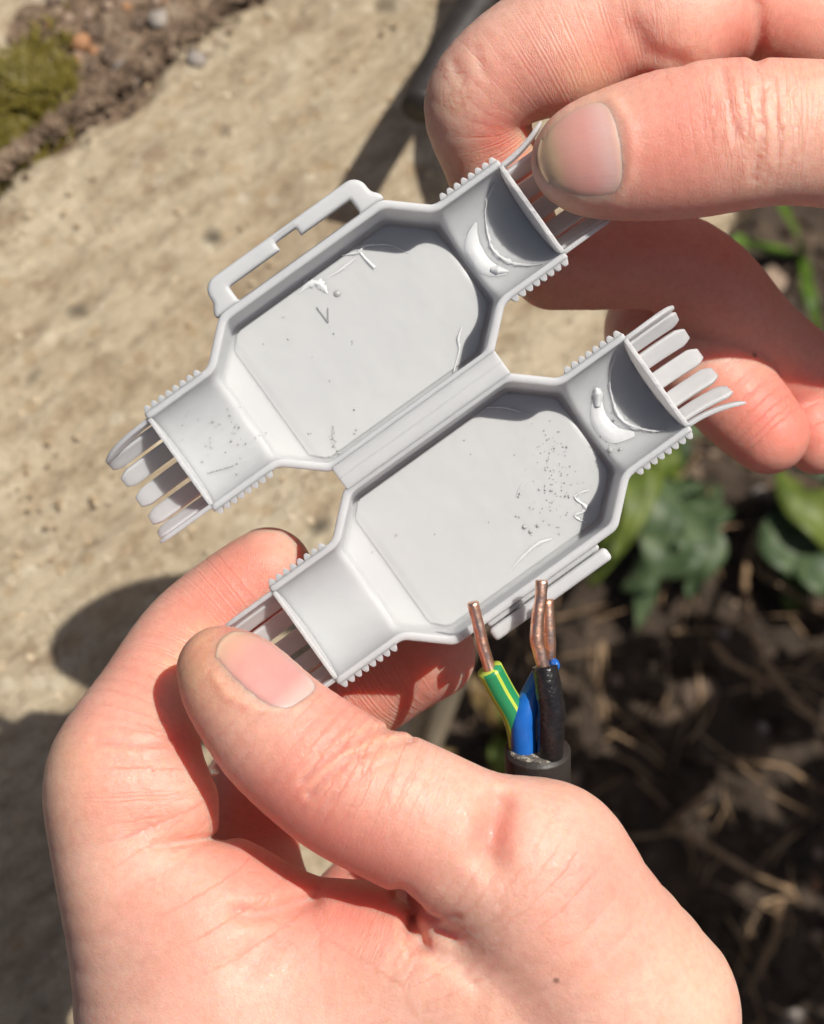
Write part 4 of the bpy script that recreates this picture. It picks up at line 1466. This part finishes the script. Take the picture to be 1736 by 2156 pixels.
LH = Hand(
    [('index', chain_pts(L_index), 1.0, [(chain_pts([(330, 1610, 251, 5.8), (362, 1690, 250, 6.1)]), 3.5), (chain_pts([(425, 1950, 250, 12.0)]), 3.0)], 9.0),
     ('thumb', chain_pts(L_thumb), 0.92, [(chain_pts([(1168, 1788, 241, 7.4)]), 7.0)], 3.0),
     ('middle', chain_pts(L_middle), 1.0, [], 6.0),
     ('ring', chain_pts(L_ring), 1.0, [], 6.0),
     ('pinky', chain_pts(L_pinky), 1.0, [], 6.0)],
    [chain_pts([(600, 2020, 251, 7.0), (700, 2012, 249, 6.8), (800, 2020, 247, 6.6), (900, 2040, 244.5, 7.0), (1040, 2060, 244, 9.0)]),
     chain_pts([(520, 2200, 254, 17.0), (800, 2165, 254, 15.5), (1150, 2160, 254, 15.0)]),
     chain_pts([(560, 2330, 257, 18.5), (900, 2330, 262, 17.5), (1230, 2300, 256, 17.0)]),
     chain_pts([(980, 2450, 262, 21), (1250, 2950, 272, 21), (1500, 3600, 285, 24), (1750, 4400, 300, 29)])],
    # creases: points, width mm, depth mm, depth range
    [([(640, 1642), (706, 1580), (779, 1540), (838, 1533)], 0.55, 0.55, 0, 246),
     ([(652, 1672), (728, 1602), (807, 1568), (866, 1559)], 0.50, 0.60, 0, 246),
     ([(636, 1616), (684, 1566), (736, 1526)], 0.5, 0.22, 0, 246),
     ([(690, 1690), (760, 1630), (850, 1592)], 0.5, 0.16, 0, 246),
     ([(322, 1782), (395, 1772), (470, 1762)], 0.55, 0.75, 0, 262),
     ([(370, 1775), (475, 1762)], 1.7, 1.0, 0, 262),
     ([(452, 1425), (478, 1462), (540, 1494), (620, 1492), (676, 1464)], 0.7, -0.28, 0, 246),
     ([(497, 1921), (548, 1926), (600, 1912), (660, 1896)], 1.1, 1.05, 0, 262),
     ([(205, 1562), (282, 1568), (358, 1560)], 0.7, 0.35, 0, 258),
     ([(215, 1592), (290, 1600), (372, 1588)], 0.6, 0.2, 0, 258),
     ([(845, 1888), (868, 1916), (864, 1950), (884, 1985)], 1.1, 1.9, 0, 262),
     ([(875, 1962), (915, 2000), (980, 2040)], 1.0, 0.7, 0, 262),
     ([(872, 1945), (905, 1962), (960, 1968)], 0.8, 0.5, 0, 262),
     ([(868, 1930), (890, 1965), (905, 2000)], 0.45, 0.5, 0, 262),
     ([(866, 1935), (858, 1975), (862, 2010)], 0.45, 0.45, 0, 262),
     ([(880, 1925), (925, 1935), (965, 1930)], 0.45, 0.4, 0, 262),
     ([(885, 1985), (930, 2030), (1000, 2070)], 0.5, 0.35, 0, 262),
     ([(1046, 1700), (1036, 1745), (1030, 1795)], 2.1, 2.1, 0, 250),
     ([(960, 1850), (1000, 1820), (1050, 1840)], 2.5, 0.5, 0, 250),
     ([(640, 1905), (560, 1985), (520, 2030)], 2.0, 0.5, 0, 256)],
)
L_red = [(500, 1240, 130, .75), (420, 1310, 90, .45), (330, 1420, 130, .50), (220, 1520, 90, .25), (385, 1560, 60, .8), (560, 1690, 110, .75), (680, 1790, 110, .85), (820, 1860, 110, .7), (1035, 1750, 60, .75), (1300, 1900, 120, .3), (250, 1650, 110, .25), (700, 1560, 90, .3),
         (1240, 1850, 120, .40), (760, 1450, 120, .65), (900, 1400, 140, .7), (560, 1760, 90, .9), (430, 1960, 160, .25), (640, 1930, 120, .35), (880, 1940, 60, .4), (330, 1700, 110, .25), (740, 1880, 80, .8)]
L_pale = [(395, 1420, 55, .75), (430, 1345, 40, .6), (450, 1470, 60, .35), (120, 1600, 70, .45), (105, 1720, 70, .3), (140, 1900, 90, .25), (1480, 2040, 110, .25), (800, 1560, 60, .25)]
def warp_down(q):
    q = np.array(q, dtype=np.float64); s = np.ones(len(q))
    k = q[:, 1] < -72
    q[k, 1] = -72 + (q[k, 1] + 72) * 4; s[k] = 4
    return q, s
def warp_right(q):
    q = np.array(q, dtype=np.float64); s = np.ones(len(q))
    k = q[:, 0] > 62
    q[k, 0] = 62 + (q[k, 0] - 62) * 4; s[k] = 4
    return q, s
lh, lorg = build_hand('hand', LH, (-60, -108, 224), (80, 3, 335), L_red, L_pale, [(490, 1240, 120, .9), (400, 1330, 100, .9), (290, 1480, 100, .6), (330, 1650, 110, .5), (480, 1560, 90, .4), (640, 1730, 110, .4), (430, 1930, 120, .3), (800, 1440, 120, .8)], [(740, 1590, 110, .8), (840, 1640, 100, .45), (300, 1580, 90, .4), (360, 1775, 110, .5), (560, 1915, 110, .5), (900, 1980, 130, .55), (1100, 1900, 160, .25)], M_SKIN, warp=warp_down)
tag(lh, 'lower hand, thumb and finger pinching the left neck of the box', 'hand')
ax_t = np.array([-0.80, 0.60, -0.02])
n0, n1 = pd(634, 1534, 241.2), pd(450, 1388, 243.5)
nn = build_nail(LH, lorg, lh, n0, n1, np.array([0.60, 0.78, 0]) * math.sin(math.radians(42)) + np.array([0, 0, -1]) * math.cos(math.radians(42)), 44, M_NAIL_A)
nn['label'] = 'pink clean thumbnail'

R_index = [(1095, 505, 269, 5.8), (1062, 420, 268, 6.3), (1028, 320, 265, 6.7), (1003, 225, 261, 7.1), (1060, 150, 259, 7.6), (1180, 72, 258, 8.0), (1330, 10, 257, 8.6), (1500, -10, 258, 8.9), (1650, 15, 262, 8.8), (1850, 110, 270, 9.2), (2060, 230, 284, 10)]
R_thumb = [(1226, 338, 249.5, 6.6), (1262, 331, 249, 7.9), (1345, 317, 248.5, 9.1), (1450, 298, 248, 9.9), (1545, 284, 247.5, 9.8), (1640, 278, 247.5, 9.4), (1760, 284, 248.5, 9.5), (1900, 300, 252, 10), (2050, 330, 259, 12), (2230, 370, 272, 14)]
R_middle = [(1165, 562, 276, 6.2), (1250, 552, 277, 6.9), (1390, 548, 279, 7.4), (1490, 605, 283, 7.8), (1620, 750, 294, 8.0), (1800, 840, 305, 9.0), (2080, 620, 305, 10)]
R_ring = [(1618, 912, 285, 6.1), (1570, 862, 286, 6.9), (1480, 770, 288, 7.6), (1385, 715, 293, 7.6), (1400, 690, 304, 7.8), (1560, 760, 314, 8.3), (1800, 860, 318, 9), (2080, 680, 312, 10)]
R_pinky = [(1722, 928, 295, 5.2), (1690, 880, 296, 6.0), (1640, 800, 302, 6.4), (1660, 780, 312, 6.6), (1850, 890, 322, 7.5), (2080, 740, 318, 9)]
RH = Hand(
    [('index', chain_pts(R_index), 1.0, [(chain_pts([(1420, 70, 256, 6.6)]), 6.0), (chain_pts([(1200, 130, 257, 6.0)]), 6.0)], 6.0),
     ('thumb', chain_pts(R_thumb), 0.86, [], 4.0),
     ('middle', chain_pts(R_middle), 1.0, [], 6.0),
     ('ring', chain_pts(R_ring), 1.0, [], 6.0),
     ('pinky', chain_pts(R_pinky), 1.0, [], 6.0)],
    [chain_pts([(2130, 270, 290, 12), (2130, 470, 300, 13), (2110, 700, 312, 12)]),
     chain_pts([(2300, 380, 285, 17), (2600, 480, 300, 20), (2900, 620, 310, 21)]),
     chain_pts([(2900, 620, 310, 21), (3600, 900, 335, 25), (4300, 1150, 360, 29)])],
    [([(1521, 151), (1537, 226), (1552, 290)], 0.6, 0.35, 0, 250),
     ([(1597, 195), (1606, 277), (1588, 375)], 0.6, 0.35, 0, 250),
     ([(1628, 225), (1645, 280), (1640, 330)], 0.5, 0.2, 0, 250),
     ([(1567, 175), (1578, 240)], 0.4, 0.18, 0, 250),
     ([(1335, 60), (1365, 108), (1431, 128)], 1.3, 0.45, 0, 262),
     ([(1597, 10), (1600, 70), (1594, 125)], 0.9, 0.6, 0, 266),
     ([(1290, 208), (1326, 260), (1334, 320), (1326, 380), (1296, 432)], 0.8, -0.3, 0, 252),
     ([(955, 135), (975, 175)], 0.6, 0.25, 0, 262), ([(1000, 100), (1016, 150)], 0.6, 0.2, 0, 262)],
)
R_red = [(1045, 290, 55, .85), (1120, 170, 90, .35), (1300, 110, 90, .45), (1450, 230, 100, .5), (1420, 320, 110, .35), (1660, 60, 80, .5), (1560, 90, 60, .5), (1620, 880, 120, .85), (1700, 860, 100, .9), (1500, 560, 200, .5), (1300, 560, 150, .4)]
R_pale = [(1180, 440, 50, .5), (1140, 300, 50, .5), (1240, 180, 60, .35), (925, 220, 60, .35), (955, 370, 60, .4), (1680, 200, 80, .2)]
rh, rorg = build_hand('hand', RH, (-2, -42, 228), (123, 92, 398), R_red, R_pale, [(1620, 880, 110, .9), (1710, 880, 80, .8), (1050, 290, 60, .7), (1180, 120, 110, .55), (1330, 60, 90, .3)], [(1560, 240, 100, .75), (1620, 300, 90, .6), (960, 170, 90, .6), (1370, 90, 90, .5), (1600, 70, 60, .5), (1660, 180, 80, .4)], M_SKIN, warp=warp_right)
tag(rh, 'upper hand, thumb pressing the right neck of the box', 'hand')
n0, n1 = pd(1312, 318, 248.8), pd(1130, 352, 249.5)
nn = build_nail(RH, rorg, rh, n0, n1, (0.0, 0.02, -1), 62, M_NAIL_B)
nn['label'] = 'large thumbnail with a dirty edge'
